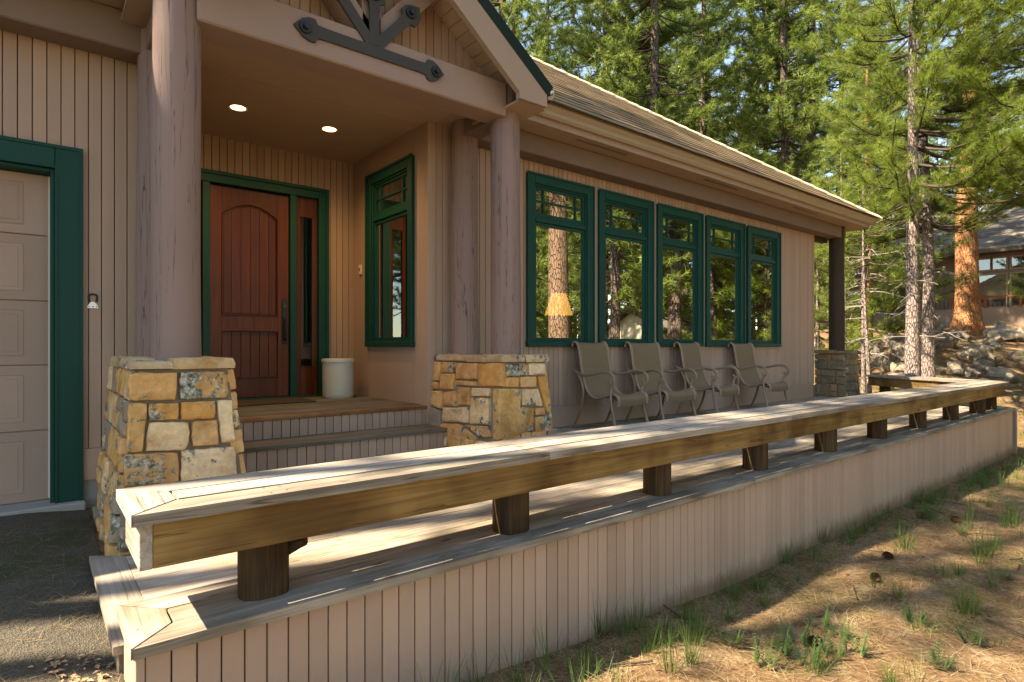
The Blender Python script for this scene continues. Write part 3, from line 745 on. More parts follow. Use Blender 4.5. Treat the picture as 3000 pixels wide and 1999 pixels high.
# strap plate
zb=3.44
mb=MB()
def spade(x,z,ang,w=.046,r=.088):
    pts=[(-.06,w),(0,w+.004),(.02,r),(.07,r*1.02),(.12,r*.75),(.155,.03),(.185,0)]
    pts=pts+[(a,-b) for a,b in pts[::-1][1:]]
    c,s=math.cos(ang),math.sin(ang)
    return [(x+a*c-b*s,z+a*s+b*c) for a,b in pts]
yp0,yp1=4.444,4.463
mb.box(1.66,2.67,yp0,yp1,zb-.047,zb+.047,.003)
mb.prism(spade(2.64,zb,0),yp0-.001,yp1); mb.prism(spade(1.69,zb,math.pi),yp0-.001,yp1)
mb.box(ST-.045,ST+.045,yp0,yp1,zb+.0471,3.99,.003); mb.prism(spade(ST,3.83,math.pi/2),yp0-.0015,yp1)
for s in(1,-1):
    ang=math.atan2(.65,.57); d=Vector((math.cos(ang)*s,0,math.sin(ang))); n=Vector((-d.z,0,d.x))*.045
    p0=Vector((ST+s*.02,0,zb+.05)); p1=p0+d*.44
    mb.prism([(q.x,q.z) for q in(p0+n,p1+n,p1-n,p0-n)],yp0+.002,yp1)
    mb.prism(spade(p1.x-d.x*.02,p1.z-d.z*.02,ang if s>0 else math.pi-ang),yp0+.0005,yp1)
pl=build('strap_plate',mb,'black_metal',house)
for bx,bz in((2.74,zb),(1.59,zb),(ST,3.90),(ST+.02+.57/.8645*.5-.02,zb+.05+.65/.8645*.5),(ST-.02-.57/.8645*.5+.02,zb+.05+.65/.8645*.5)):
    mb=MB().lathe([(.0,-.018),(.045,-.016),(.05,0),(.022,.0),(.022,-.045),(.0,-.048)],12)
    mb.v=[(bx+p[0],yp0+p[2],bz+p[1]) for p in mb.v]; build('bolt',mb,'iron',pl)

# ------------------------------------------------------------------ stone pillars
def stone(poly3,nrm,mat,parent,depth=.03,seed=0,back=.05):
    """poly3: outline on the pillar face (world), nrm: outward normal"""
    rr=random.Random(seed); c=sum(poly3,Vector())/len(poly3); pts=[]
    per=sum((poly3[i]-poly3[i-1]).length for i in range(len(poly3))); seg=max(.03,per/26)
    # round corners a little and jitter the outline
    for i in range(len(poly3)):
        a,b=poly3[i],poly3[(i+1)%len(poly3)]; n=max(1,int((b-a).length/seg))
        for k in range(n):
            f=k/n; p=a.lerp(b,f)
            if k==0: p=p.lerp(c,min(.08,.006/max(.02,(p-c).length)))
            p=p+(c-p).normalized()*rr.uniform(-.004,.004); pts.append(p)
    n=len(pts); size=min((p-c).length for p in pts); ins=min(.008,size*.2)
    nz=lambda q,a:a*(noise.noise(q*9+Vector((seed,0,0)))+.6*noise.noise(q*23))
    rings=[[p-nrm*back for p in pts],[p+nrm*(depth*.62+rr.uniform(-.004,.004)) for p in pts],
           [p+(c-p).normalized()*ins*.55+nrm*(depth*.88+nz(p,.005)) for p in pts],
           [p+(c-p).normalized()*ins*2.2+nrm*(depth+nz(p,.008)) for p in pts],
           [p.lerp(c,.28)+nrm*(depth+nz(p.lerp(c,.28),.013)) for p in pts],
           [p.lerp(c,.6)+nrm*(depth+nz(p.lerp(c,.6),.013)) for p in pts]]
    mb=MB(); mb.v=[tuple(p) for r in rings for p in r]+[tuple(c+nrm*(depth+nz(c,.013)))]
    for r in range(len(rings)-1):
        for i in range(n):
            j=(i+1)%n; mb.f.append((r*n+i,r*n+j,(r+1)*n+j,(r+1)*n+i)); mb.m.append(0)
    for i in range(n): mb.f.append(((len(rings)-1)*n+i,(len(rings)-1)*n+(i+1)%n,len(rings)*n)); mb.m.append(0)
    return build('stone',mb,mat,parent,22)
def quad_face(P,u0,u1,z0,z1): return [P(u0,z0),P(u1,z0),P(u1,z1),P(u0,z1)]
def auto_face(P,W,z0,z1,nrm,parent,mats,seed,rows=(.14,.26),wid=(.12,.3)):
    """random coursed stones on face P(u,z), u in 0..W"""
    rr=random.Random(seed); z=z0; g=.005
    while z<z1-.05:
        h=min(rr.uniform(*rows),z1-z)
        if z1-z-h<.08: h=z1-z
        u=0
        while u<W-.01:
            w=rr.uniform(*wid)
            if W-u-w<.10: w=W-u
            if h>.2 and rr.random()<.45 and w<.26:
                hh=h*rr.uniform(.4,.6); parts_=[(z,z+hh),(z+hh,z+h)]
            else: parts_=[(z,z+h)]
            for a,b in parts_:
                j=lambda:rr.uniform(-.006,.006)
                q=[P(u+g+j(),a+g+j()),P(u+w-g+j(),a+g+j()),P(u+w-g+j(),b-g+j()),P(u+g+j(),b-g+j())]
                stone(q,nrm,rr.choice(mats),parent,rr.uniform(.022,.045),rr.randint(0,9999))
            u+=w
        z+=h
def pillar(x0,x1,y0,y1,zb,zt,fl,label):
    """battered core: outline at the top x0..x1,y0..y1, spreading fl per metre downwards"""
    d=(zt-zb)*fl
    mb=MB().add([(x0-d,y0-d*.6,zb),(x1+d,y0-d*.6,zb),(x1+d,y1,zb),(x0-d,y1,zb),(x0,y0,zt),(x1,y0,zt),(x1,y1,zt),(x0,y1,zt)],
                [(0,3,2,1),(4,5,6,7),(0,1,5,4),(1,2,6,5),(2,3,7,6),(3,0,4,7)])
    p=build('stone_pillar',mb,'mortar',house); p['label']=label; return p
def cap_ring(parent,x0,x1,y0,y1,z0,z1,seed,mat='stone_cap'):
    rr=random.Random(seed); W=x1-x0; D=y1-y0
    def slab(px0,px1,py0,py1):
        j=lambda s=.010:rr.uniform(-s,s)
        za,zb=z0+j(.006),z1+j(.012)
        n=5; top=[];mb=MB()
        out=[]
        for a,b in(((px0,py0),(px1,py0)),((px1,py0),(px1,py1)),((px1,py1),(px0,py1)),((px0,py1),(px0,py0))):
            for k in range(n): f=k/n; out.append((a[0]+(b[0]-a[0])*f+j(.008),a[1]+(b[1]-a[1])*f+j(.008)))
        cx,cy=(px0+px1)/2,(py0+py1)/2; m=len(out)
        rg=[[(x,y,za) for x,y in out],[(x+(x-cx)*.03,y+(y-cy)*.03,(za+zb)/2+j(.006)) for x,y in out],[(x-(x-cx)*.05,y-(y-cy)*.05,zb+j(.004)) for x,y in out],[(cx+(x-cx)*.5,cy+(y-cy)*.5,zb+.006+j(.005)) for x,y in out]]
        mb.v=[v for r in rg for v in r]+[(cx,cy,zb+.006),(cx,cy,za)]
        for r in range(3):
            for i in range(m): mb.f.append((r*m+i,r*m+(i+1)%m,(r+1)*m+(i+1)%m,(r+1)*m+i)); mb.m.append(0)
        for i in range(m): mb.f.append((3*m+i,3*m+(i+1)%m,4*m)); mb.m.append(0); mb.f.append(((i+1)%m,i,4*m+1)); mb.m.append(0)
        build('cap_stone',mb,mat,parent,35)
    s=.006; y=y0
    row=[.27,.33,.30,.36]; k=0
    while y<y1-.02:
        d=row[k%4]; k+=1
        if y1-y-d<.15: d=y1-y
        f=rr.uniform(.38,.62)
        cuts=[x0,x0+W*f*.9,x1] if W<.62 else [x0,x0+W*.36,x0+W*.7,x1]
        for a,b in zip(cuts,cuts[1:]): slab(a+s,b-s,y+s,y+d-s)
        y+=d
WARM=['stone_warm']*4+['stone_orange','stone_cream','stone_lichen','stone_grey']
# middle pillar: outlines measured stone by stone
mp=pillar(3.39,3.89,4.32,5.49,-.02,.885,.11,'squat stone pillar under the paired porch posts beside the chairs')
PD=lambda z:(.885-z)*.11
def cz(a,b): return (1150+a/2.4125,950+b/2.4125)
nl=Vector((-1,0,.09)).normalized(); nf=Vector((0,-1,.06)).normalized()
def on_left(a,b):
    u,v=cz(a,b); x=3.385
    for _ in range(4): p=at_x(u,v,x); x=3.385-PD(p.z)
    return p
def on_front(a,b):
    u,v=cz(a,b); y=4.315
    for _ in range(4): p=at_y(u,v,y); y=4.315-PD(p.z)*.6
    return p
LF=[([(250,262),(355,265),(345,402),(235,395)],'w'),([(362,268),(460,270),(455,346),(355,345)],'g'),([(464,275),(618,278),(613,390),(460,392)],'w'),
([(624,280),(783,275),(780,440),(620,440)],'w'),([(352,352),(455,352),(450,400),(440,465),(345,462)],'g'),([(236,405),(340,412),(338,460),(230,455)],'w'),
([(460,398),(612,408),(610,438),(455,430)],'w'),([(254,468),(366,475),(358,600),(248,560)],'w'),([(373,480),(468,475),(465,583),(370,575)],'g'),
([(476,444),(566,448),(560,576),(472,570)],'w'),([(572,452),(700,455),(698,513),(574,510)],'w'),([(224,515),(250,568),(353,612),(350,722),(340,865),(245,862),(196,720)],'g'),
([(370,590),(558,588),(550,698),(365,688)],'w'),([(568,520),(698,522),(692,712),(558,703)],'w'),([(352,705),(408,700),(392,785),(350,785)],'w'),
([(404,705),(492,705),(618,806),(600,852),(398,862)],'w'),([(525,712),(703,724),(706,798),(636,803)],'w'),([(348,795),(393,795),(393,865),(345,865)],'w')]
FF=[([(792,285),(943,278),(943,364),(792,372)],'w'),([(950,277),(1070,275),(1072,354),(952,362)],'w'),([(790,378),(883,376),(882,446),(786,447)],'w'),
([(890,372),(1008,370),(1006,444),(890,449)],'w'),([(1014,370),(1075,365),(1112,625),(1082,632),(1052,520)],'w'),
([(735,456),(897,456),(893,572),(930,587),(988,600),(984,752),(736,818)],'w'),([(905,458),(1018,456),(1054,580),(900,574)],'w'),
([(1000,593),(1067,591),(1067,642),(998,645)],'w'),([(1000,655),(1112,640),(1120,758),(998,762)],'w')]
SM={'t':'stone_warm','o':'stone_orange','c':'stone_cream','l':'stone_lichen','g':'stone_grey'}
for k,((pg,m),q) in enumerate(zip(LF,'tltolttttlcgcctltc')): stone([on_left(*p) for p in pg],nl,SM[q],mp,.034,100+k)
for k,((pg,m),q) in enumerate(zip(FF,'lcotolctl')): stone([on_front(*p) for p in pg],nf,SM[q],mp,.034,200+k)
def mid_low(u,z): return Vector((3.39-PD(z)+u,4.315-PD(z)*.6,z))
auto_face(mid_low,.70,.0,.225,nf,mp,WARM,31)
auto_face(lambda u,z:Vector((3.385-PD(z),4.30-PD(z)*.6+u,z)),.80,.0,.14,nl,mp,WARM,32)
auto_face(lambda u,z:Vector((3.895+PD(z),4.315-PD(z)*.6+u,z)),1.15,.0,.885,Vector((1,0,.1)).normalized(),mp,WARM,33)
cap_ring(mp,3.345,3.925,4.265,5.49,.885,.945,5)
# left pillar
lp=pillar(.50,1.02,4.32,5.49,-.45,.885,.105,'squat lichen-spotted stone pillar between garage wall and porch steps')
PL=lambda z:(.885-z)*.105
def cy_(a,b): return (a/1.96,700+b/1.96)
def on_front2(a,b):
    u,v=cy_(a,b); y=4.315
    for _ in range(4): p=at_y(u,v,y); y=4.315-PL(p.z)*.6
    return p
F2=[([(735,772),(1016,768),(1003,926),(735,930)],'w'),([(1030,765),(1293,762),(1310,880),(1298,914),(1024,925)],'g'),
([(735,942),(843,942),(833,1070),(815,1226),(722,1220)],'g'),([(852,946),(1023,941),(1021,1038),(848,1043)],'w'),([(1036,938),(1233,929),(1230,1029),(1036,1039)],'w'),
([(1243,926),(1325,921),(1335,1060),(1348,1165),(1267,1178)],'w'),([(852,1053),(1081,1051),(1083,1170),(1068,1211),(830,1220)],'w'),([(1098,1046),(1243,1039),(1251,1181),(1101,1194)],'w'),
([(712,1236),(1022,1222),(1024,1392),(712,1420)],'w'),([(1036,1216),(1343,1189),(1360,1345),(1362,1392),(1036,1392)],'w')]
for k,((pg,m),q) in enumerate(zip(F2,'tlloocctlc')): stone([on_front2(*p) for p in pg],nf,SM[q],lp,.036,300+k)
auto_face(lambda u,z:Vector((.50-PL(z)+u,4.315-PL(z)*.6,z)),.66,-.36,-.045,nf,lp,WARM,41,(.14,.2))
auto_face(lambda u,z:Vector((.495-PL(z),4.315-PL(z)*.6+u,z)),1.2,-.38,.885,nl,lp,WARM+['stone_grey']*2,42)
auto_face(lambda u,z:Vector((1.025+PL(z),4.315-PL(z)*.6+u,z)),1.15,.0,.885,Vector((1,0,.1)).normalized(),lp,WARM,43)
cap_ring(lp,.445,1.055,4.265,5.49,.885,.945,8)
# far pillar
fp=pillar(12.90,13.42,5.10,5.64,-.02,.885,.11,'dark shaded stone pillar under the single post at the far end')
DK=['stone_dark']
auto_face(lambda u,z:Vector((12.90-PD(z)+u,5.095-PD(z)*.6,z)),.60,.0,.885,nf,fp,DK,51,(.10,.2),(.1,.24))
auto_face(lambda u,z:Vector((12.895-PD(z),5.10-PD(z)*.6+u,z)),.60,.0,.885,nl,fp,DK,52,(.12,.26),(.14,.34))
cap_ring(fp,12.82,13.50,5.02,5.70,.885,.945,9,'stone_dark')

# ------------------------------------------------------------------ deck
deck=thing('timber_deck','weathered timber deck with tan boarded skirt running along the house','deck',(6,3.8,0))
def deck_end(y): return 12.78+(y-2.37)*.52
_bm={}
def board(name,x0,x1,y0,y1,z1,th,mat,parent,rr=rnd,sag=0):
    L,w=x1-x0,y1-y0; k=(round(L,2),round(w,3),th,mat)
    if k not in _bm: _bm[k]=MB().box(-L/2,L/2,-w/2,w/2,-th,0,.004).mesh(name,mat)
    return place(name,_bm[k],parent,((x0+x1)/2,(y0+y1)/2,z1+rr.uniform(-.0015,.0015)))
def board_row(y0,y1,xa,xb,z,mat,parent,name='deck_board',lens=(2.4,3.05,3.66,4.2)):
    x=xa; first=True
    while x<xb-.01:
        L=rnd.choice(lens) if not first else round(rnd.uniform(1.2,4.2),1); first=False
        if xb-x-L<.8: L=xb-x
        board(name,x,x+L-.003,y0,y1,z,.036,mat,parent); x+=L
def mitre(name,poly,z0,z1,mat,parent): return build(name,MB().prism(poly,z0,z1,'z'),mat,parent)
B0=[2.37,2.515,2.663,2.81]; g_=.004
# front border of three boards with a mitred end board
xe=deck_end(2.37)
js=[.255,4.35,7.9,10.4,12.74]
for a,b in zip(js,js[1:]):
    p0=[(a+(.003 if a>.3 else .145),B0[1]-g_),(a+.002,B0[0]),(b-.002,B0[0]),(b-.002,B0[1]-g_)]
    if a<.3: p0=[(.262,B0[0]),(b-.002,B0[0]),(b-.002,B0[1]-g_),(.262+.143,B0[1]-g_)]
    else: p0=[(a+.002,B0[0]),(b-.002,B0[0]),(b-.002,B0[1]-g_),(a+.002,B0[1]-g_)]
    mitre('border_board',p0,-.04,0,'lip_wood',deck)
board_row(B0[1],B0[2]-g_,.408,12.85,0,'deck_wood',deck,'border_board')
mitre('border_board',[(.262,B0[3]),(.405,B0[2]),(4.1,B0[2]),(4.1,B0[3])],-.04,0,'deck_wood',deck)
board_row(B0[2],B0[3]-g_,4.104,12.92,0,'deck_wood',deck,'border_board')
mitre('end_board',[(.255,B0[0]+.004),(.398,B0[1]),(.398,B0[2]-.004),(.255,B0[3]-.003)],-.04,.001,'deck_wood_y',deck)
y=2.822; pitch=.1425
while y<5.47:
    xs_=.925 if y<4.2 else 1.12
    board_row(y,y+pitch-.008,xs_,deck_end(y)-.03,-.004,'deck_wood',deck); y+=pitch
boxpart('joist_frame',(.95,12.9,2.5,5.46,-.30,-.05),'sheathing',deck)
# skirt
siding('skirt','x',2.425,.30,12.74,-.86,-.041,(),'skirt_paint',parent=deck)
siding('skirt','y',.298,2.425,2.80,-.8,-.041,(),parent=deck)
boxpart('corner_trim',(.272,.300,2.402,2.43,-.8,-.041),'siding',deck,.002)
# right-hand border following the slanted deck end
d=Vector((.52,1,0)).normalized(); n=Vector((d.y,-d.x,0)); a=Vector((12.76,2.37,0)); b=a+d*3.1
q=[a,a+n*.06,b+n*.06,b]; mitre('border_board',[(p.x,p.y) for p in q],-.038,.002,'deck_wood_y',deck)
q=[a+n*.02,a+n*.035,b+n*.035,b+n*.02]; build('skirt_end',MB().prism([(p.x,p.y) for p in q],-1.0,-.04,'z'),'siding',deck)
# lower step platform beside the driveway
SZ=-.17
step=build('step_platform',MB().box(.30,.90,2.815,4.02,-.6,SZ-.035),'sheathing',deck)
ys=np.linspace(2.815,4.02,9)
for a,b in zip(ys,ys[1:]): board('step_board',.405,.898,a+.002,b-.002,SZ,.034,'deck_wood',step)
mitre('step_board',[(.245,2.83),(.402,2.82),(.402,4.02),(.245,4.16)],SZ-.036,SZ,'deck_wood_y',step)
boxpart('step_fascia',(.262,.285,2.84,4.1,-.42,SZ-.037),'deck_wood_y',step,.004)
siding('riser','y',.902,2.815,4.25,SZ,-.041,(),parent=deck)
build('nosing',MB().box(.885,.922,2.815,4.2,-.041,-.003,.004),'deck_wood_y',deck)
# porch steps and landing
L0,L1=1.10,3.34
siding('riser','x',5.145,L0,L1,.0,.165,(),parent=deck); siding('riser','x',5.52,L0,L1-.04,.2,.365,(),parent=deck)
board('tread',L0,L1,5.105,5.24,.2,.036,'landing_wood',deck); board('tread',L0,L1,5.246,5.385,.2,.036,'landing_wood',deck); board('tread',L0,L1,5.39,5.515,.2,.036,'landing_wood',deck)
yy=5.485
board('landing_board',L0-.04,L1-.045,yy,yy+.14,.4,.036,'step_edge',deck); yy+=.145
while yy<DY-.02:
    board('landing_board',.97,3.296,yy,min(yy+.14,DY-.002),.4,.036,'landing_wood',deck); yy+=.145

# ------------------------------------------------------------------ built-in bench along the deck edge
bench=thing('timber_bench','long low weathered bench on log legs along the deck edge, turning the far corner','bench',(6.3,2.6,0))
C0=[2.368,2.522,2.684,2.852]; BT=.455; bt=.041
XB=12.33
fj=[.262,2.18,4.95,8.7,XB]
for a,b in zip(fj,fj[1:]):
    poly=[(a+(.0 if a<.3 else .002),C0[0]),(b-.002,C0[0]),(b-.002,C0[1]-.010),(a+(.15 if a<.3 else .002),C0[1]-.010)]
    if b>12: poly[2]=(b+.07,C0[1]-.010)
    mitre('seat_board',poly,BT-bt,BT,'lip_wood' if a<.3 or a>4 else 'bench_wood',bench)
mj=[.424,3.46,6.6,9.8,XB+.12]
for a,b in zip(mj,mj[1:]): mitre('seat_board',[(a+.002,C0[1]+.008),(b-.002,C0[1]+.008),(b-.002,C0[2]-.010),(a+.002,C0[2]-.010)],BT-bt,BT+.001,'bench_wood',bench)
kj=[.262,5.6,9.1,XB+.10]
for a,b in zip(kj,kj[1:]): mitre('seat_board',[(a+(.15 if a<.3 else .002),C0[2]+.008),(b-.002,C0[2]+.008),(b-.002,C0[3]),(a+(0 if a<.3 else .002),C0[3])],BT-bt,BT,'bench_wood',bench)
mitre('end_board',[(.256,C0[0]+.003),(.353,C0[0]+.100),(.353,C0[3]-.100),(.256,C0[3]-.003)],BT-bt-.001,BT+.0015,'bench_wood_y',bench)
mitre('end_board',[(.3555,C0[0]+.102),(.415,C0[1]+.006),(.415,C0[2]-.008),(.3555,C0[3]-.102)],BT-bt-.001,BT+.001,'bench_wood_y',bench)
AZ0,AZ1=.245,BT-bt-.001
boxpart('apron',(.326,4.92,2.413,2.456,AZ0,AZ1),'apron_wood',bench,.003); boxpart('apron',(4.924,XB-.03,2.415,2.457,AZ0,AZ1),'apron_wood',bench,.003)
boxpart('apron',(.326,XB+.08,2.765,2.806,AZ0,AZ1),'apron_wood',bench,.003)
boxpart('apron',(.284,.3255,2.4125,2.807,AZ0,AZ1),'bench_wood_y',bench,.003)
for k in range(9):
    x=1.35+1.335*k
    boxpart('batten',(x-.04,x+.04,2.458,2.764,AZ1-.09,AZ1-.001),'apron_wood',bench)
def leg(x,y,seed,par=bench,z0=-.002,r=.098):
    rr=random.Random(seed); n=22; mb=MB(); prof=[]
    ph=[rr.uniform(0,6.28) for _ in range(4)]
    zs=[z0,.05,.12,.2,AZ1-.002]
    for z in zs:
        for k in range(n):
            a=2*math.pi*k/n; R_=r*(1+.025*math.cos(4*a)*-1+.035*math.sin(2*a+ph[0])+.03*math.sin(3*a+ph[1])+.02*math.sin(7*a+ph[2])+.012*math.sin(11*a+ph[3]+z*4))
            mb.v.append((x+R_*math.cos(a),y+R_*math.sin(a),z))
    for i in range(len(zs)-1):
        for k in range(n): mb.f.append((i*n+k,i*n+(k+1)%n,(i+1)*n+(k+1)%n,(i+1)*n+k)); mb.m.append(0)
    mb.f.append(tuple((len(zs)-1)*n+k for k in range(n))); mb.m.append(0)
    return build('leg',mb,'log_wood',par,45)
for k in range(9): leg(.75+1.335*k,2.59,60+k)
leg(12.30,2.62,70)
l0=leg(.75,2.59,99,r=.02) if False else None
build('branch_stub',MB().tube([(.84,2.56,.17),(.88,2.52,.20),(.895,2.50,.205)],[.03,.026,.02],9),'log_wood',bench,40)
mb=MB()
for k in range(10):
    x=.75+1.335*k
    for y in(2.40,2.49,2.56,2.65,2.73,2.82):
        for dx in(-.03,.035):
            b=len(mb.v); xx=x+dx+rnd.uniform(-.006,.006); yy=y+rnd.uniform(-.006,.006)
            if xx>12.3: continue
            mb.add([(xx+.0042*math.cos(a),yy+.0042*math.sin(a),BT+.0022) for a in(0,.785,1.57,2.356,3.14,3.93,4.71,5.5)],[tuple(range(8))])
tag(build('screw_heads',mb,'iron',bench),kind='stuff')
# far arm of the bench, slanting back along the deck end
d=Vector((.52,1,0)).normalized(); n=Vector((-d.y,d.x,0)); a0=Vector((12.44,2.36,0)); Lb=2.5
def strip(o0,o1,s0,s1): return [(p.x,p.y) for p in(a0+n*o0+d*s0,a0+n*o0+d*s1,a0+n*o1+d*s1,a0+n*o1+d*s0)]
for i,(o0,o1) in enumerate(((0,.152),(.156,.308),(.312,.478))): mitre('seat_board',strip(o0,o1,.12+.26*(i>0),Lb),BT-bt+.002,BT+.002,'bench_wood_y',bench)
mitre('apron',strip(.042,.084,.15,Lb-.04),AZ0,AZ1+.002,'apron_wood',bench); mitre('apron',strip(.395,.437,.42,Lb-.04),AZ0,AZ1+.002,'apron_wood',bench)
mitre('apron',strip(.042,.437,Lb-.038,Lb-.0),AZ0,AZ1+.002,'apron_wood',bench)
p=a0+n*.24+d*(Lb-.22); leg(p.x,p.y,81); p=a0+n*.24+d*1.2; leg(p.x,p.y,82)

# ------------------------------------------------------------------ patio chairs
def make_chair(label):
    t=thing('patio_chair',label,'chair',(0,0,0),0,'sling chairs along the window wall')
    def smooth(pts,n=6):
        P=[Vector(p) for p in pts]; out=[]
        for i in range(len(P)-1):
            p0,p1,p2,p3=P[max(i-1,0)],P[i],P[i+1],P[min(i+2,len(P)-1)]
            for k in range(n):
                f=k/n; out.append(.5*((2*p1)+(p2-p0)*f+(2*p0-5*p1+4*p2-p3)*f*f+(-p0+3*p1-3*p2+p3)*f**3))
        out.append(P[-1]); return out
    prof=[(-.375,.985),(-.372,1.02),(-.335,1.042),(-.295,1.02),(-.262,.94),(-.238,.81),(-.210,.67),(-.165,.53),(-.095,.425),(0,.375),(.10,.385),(.20,.415),(.285,.432),(.335,.418),(.362,.375),(.358,.305)]
    hw=.285
    for s in(-1,1):
        place('side_rail',MB().tube(smooth([(s*hw,-f,z) for f,z in prof],5),.0165,8,True,1.35,None).mesh('side_rail','chair_frame',50),t,local=True)
    def sling(pp,nm):
        P=smooth([(0,-f,z) for f,z in pp],5); mb=MB(); nx=7
        for p in P:
            for k in range(nx):
                f=k/(nx-1)*2-1; mb.v.append((f*(hw-.012),p.y,p.z-.010*(1-f*f)))
        for i in range(len(P)-1):
            for k in range(nx-1): mb.f.append((i*nx+k,i*nx+k+1,(i+1)*nx+k+1,(i+1)*nx+k)); mb.m.append(0)
        place(nm,mb.mesh(nm,'sling',60,False),t,local=True)
    sling(prof[:10],'backrest'); sling(prof[9:],'seat')
    for s in(-1,1):
        arm=[(s*.305,.335,.70),(s*.325,.24,.665),(s*.335,.12,.645),(s*.335,-.02,.665),(s*.335,-.15,.69),(s*.335,-.26,.68),(s*.335,-.325,.63),(s*.335,-.325,.57),(s*.333,-.285,.545),(s*.330,-.262,.565),(s*.330,-.268,.585)]
        place('armrest',MB().tube(smooth(arm,5),.0155,8,True,1.2,None).mesh('armrest','chair_frame',50),t,local=True)
        fl=[(s*.330,-.30,.548),(s*.322,-.262,.50),(s*.315,-.262,.42),(s*.315,-.285,.25),(s*.325,-.33,.10),(s*.33,-.355,.0)]
        place('leg',MB().tube(smooth(fl,4),.0165,8,True,1.2).mesh('leg','chair_frame',50),t,local=True)
        rl=[(s*.318,.262,.67),(s*.312,.20,.55),(s*.305,.18,.42),(s*.31,.22,.22),(s*.318,.285,.08),(s*.32,.335,.0)]
        place('leg',MB().tube(smooth(rl,4),.0155,8,True,1.2).mesh('leg','chair_frame',50),t,local=True)
    for y,z in((-.25,.385),(.10,.40)):
        place('stretcher',MB().tube([(-.31,y,z),(0,y,z-.03),(.31,y,z)],.012,8).mesh('stretcher','chair_frame',50),t,local=True)
    return t
labs=['brown sling patio chair nearest the stone pillar, under the first window','second brown sling patio chair from the stone pillar, between two others','third brown sling patio chair from the stone pillar, between two others','brown sling patio chair farthest from the stone pillar, last of the row']
ch=make_chair(labs[0])
for k,(x,y,rz) in enumerate(((5.67,5.03,R(3)),(6.66,5.00,R(-4)),(7.84,5.04,R(5)),(9.32,5.02,R(-2)))):
    c=ch if k==0 else copy_tree(ch); c.scale=(1,1,1.045); c.location=(x,y,0); c.rotation_euler=(0,0,rz); c['label']=labs[k]

# ------------------------------------------------------------------ porch things
t=thing('stoneware_crock','pale grey-white stoneware crock standing beside the front door','crock',(2.91,7.0,.4))
mb=MB().lathe([(0,.0),(.172,.0),(.180,.008),(.184,.05),(.187,.25),(.186,.43),(.186,.437)],40); place('body',mb.mesh('body','ceramic',40,False),t,local=True)
mb=MB().lathe([(.186,.437),(.196,.440),(.198,.462),(.194,.478),(.18,.482),(.172,.474),(.17,.40),(.168,.06),(0,.05)],40); place('rim',mb.mesh('rim','ceramic',40,False),t,local=True)
o=boxpart('doormat',(1.50,2.50,6.62,7.22,.401,.416),'mat_fibre',None,.004); tag(o,'dark fibre doormat on the landing in front of the door','doormat')
for (x,y),lb in zip(((1.60,6.37),(2.545,6.36)),('round recessed ceiling light nearer the left porch post, switched on','round recessed ceiling light nearer the side window, switched on')):
    t=thing('recessed_light',lb,'ceiling light',(x,y,CZ),0,'recessed lights in the porch ceiling')
    place('trim_ring',MB().lathe([(.072,.0),(.090,-.002),(.093,-.006),(.088,-.010),(.072,-.007),(.068,.0)],28).mesh('trim_ring','white_plastic',40),t,local=True)
    place('bulb',MB().lathe([(.0,-.008),(.05,-.007),(.070,-.003)],24).mesh('bulb','bulb',40,False),t,local=True)
    ld=bpy.data.lights.new('porch_lamp','SPOT'); ld.energy=20; ld.color=(1,.62,.26); ld.spot_size=R(150); ld.spot_blend=.9; ld.shadow_soft_size=.06
    lo=bpy.data.objects.new('lamp_light',ld); COL.objects.link(lo); lo.parent=t; lo.location=(0,0,-.03)
# steel bottle opener on the garage wall
t=thing('bottle_opener','small worn steel bottle opener screwed to the garage wall','bottle opener',(.346,WY-.02,1.37))
t.scale=(.64,.64,.64)
place('plate',MB().prism([(-.052,-.075),(.052,-.075),(.052,-.05),(.03,-.02),(.012,.0),(-.012,.0),(-.03,-.02),(-.052,-.05)],-.010,0).mesh('plate','steel'),t,local=True)
mb=MB(); mb.tube([(-.034,-.006,.0),(-.040,-.008,.05),(-.036,-.01,.082),(0,-.01,.09),(.036,-.01,.082),(.040,-.008,.05),(.034,-.006,0)],.011,8); place('hook',mb.mesh('hook','iron',40),t,local=True)
for x in(-.038,.038,0): 
    mb=MB().lathe([(0,-.004),(.006,-.003),(.007,0)],10); mb.v=[(x+p[0],-.010+p[2],-.058+p[1]) for p in mb.v]; place('screw',mb.mesh('screw','iron'),t,local=True)
t=thing('doorbell','small cream doorbell button on the porch side wall','doorbell',(3.28,7.13,2.02))
place('housing',MB().box(-.028,-.002,-.034,.034,-.062,.062,.006).mesh('housing','white_plastic'),t,local=True); place('button',MB().box(-.033,-.028,-.014,.014,-.02,.02,.003).mesh('button','brass_dark'),t,local=True)
# table lamp behind the first window
p=at_y(1637,890,6.35)
t=thing('table_lamp','lit table lamp with fluted amber shade behind the first window','lamp',(p.x,p.y,.30))
def flute(prof,n=48,amp=.05):
    mb=MB()
    for r,z in prof:
        for k in range(n): a=2*math.pi*k/n; q=r*(1+amp*abs(math.sin(a*4))); mb.v.append((q*math.cos(a),q*math.sin(a),z))
    for i in range(len(prof)-1):
        for k in range(n): mb.f.append((i*n+k,i*n+(k+1)%n,(i+1)*n+(k+1)%n,(i+1)*n+k)); mb.m.append(0)
    return mb
place('lamp_shade',flute([(.205,1.20),(.195,1.23),(.155,1.36),(.12,1.48),(.112,1.51)]).mesh('lamp_shade','shade_glow',True,False),t,local=True)
place('stand',MB().lathe([(0,.45),(.09,.45),(.10,.48),(.04,.52),(.03,.7),(.075,.85),(.08,.95),(.03,1.08),(.014,1.14),(.012,1.25)],20).mesh('stand','brass_dark',True,False),t,local=True)
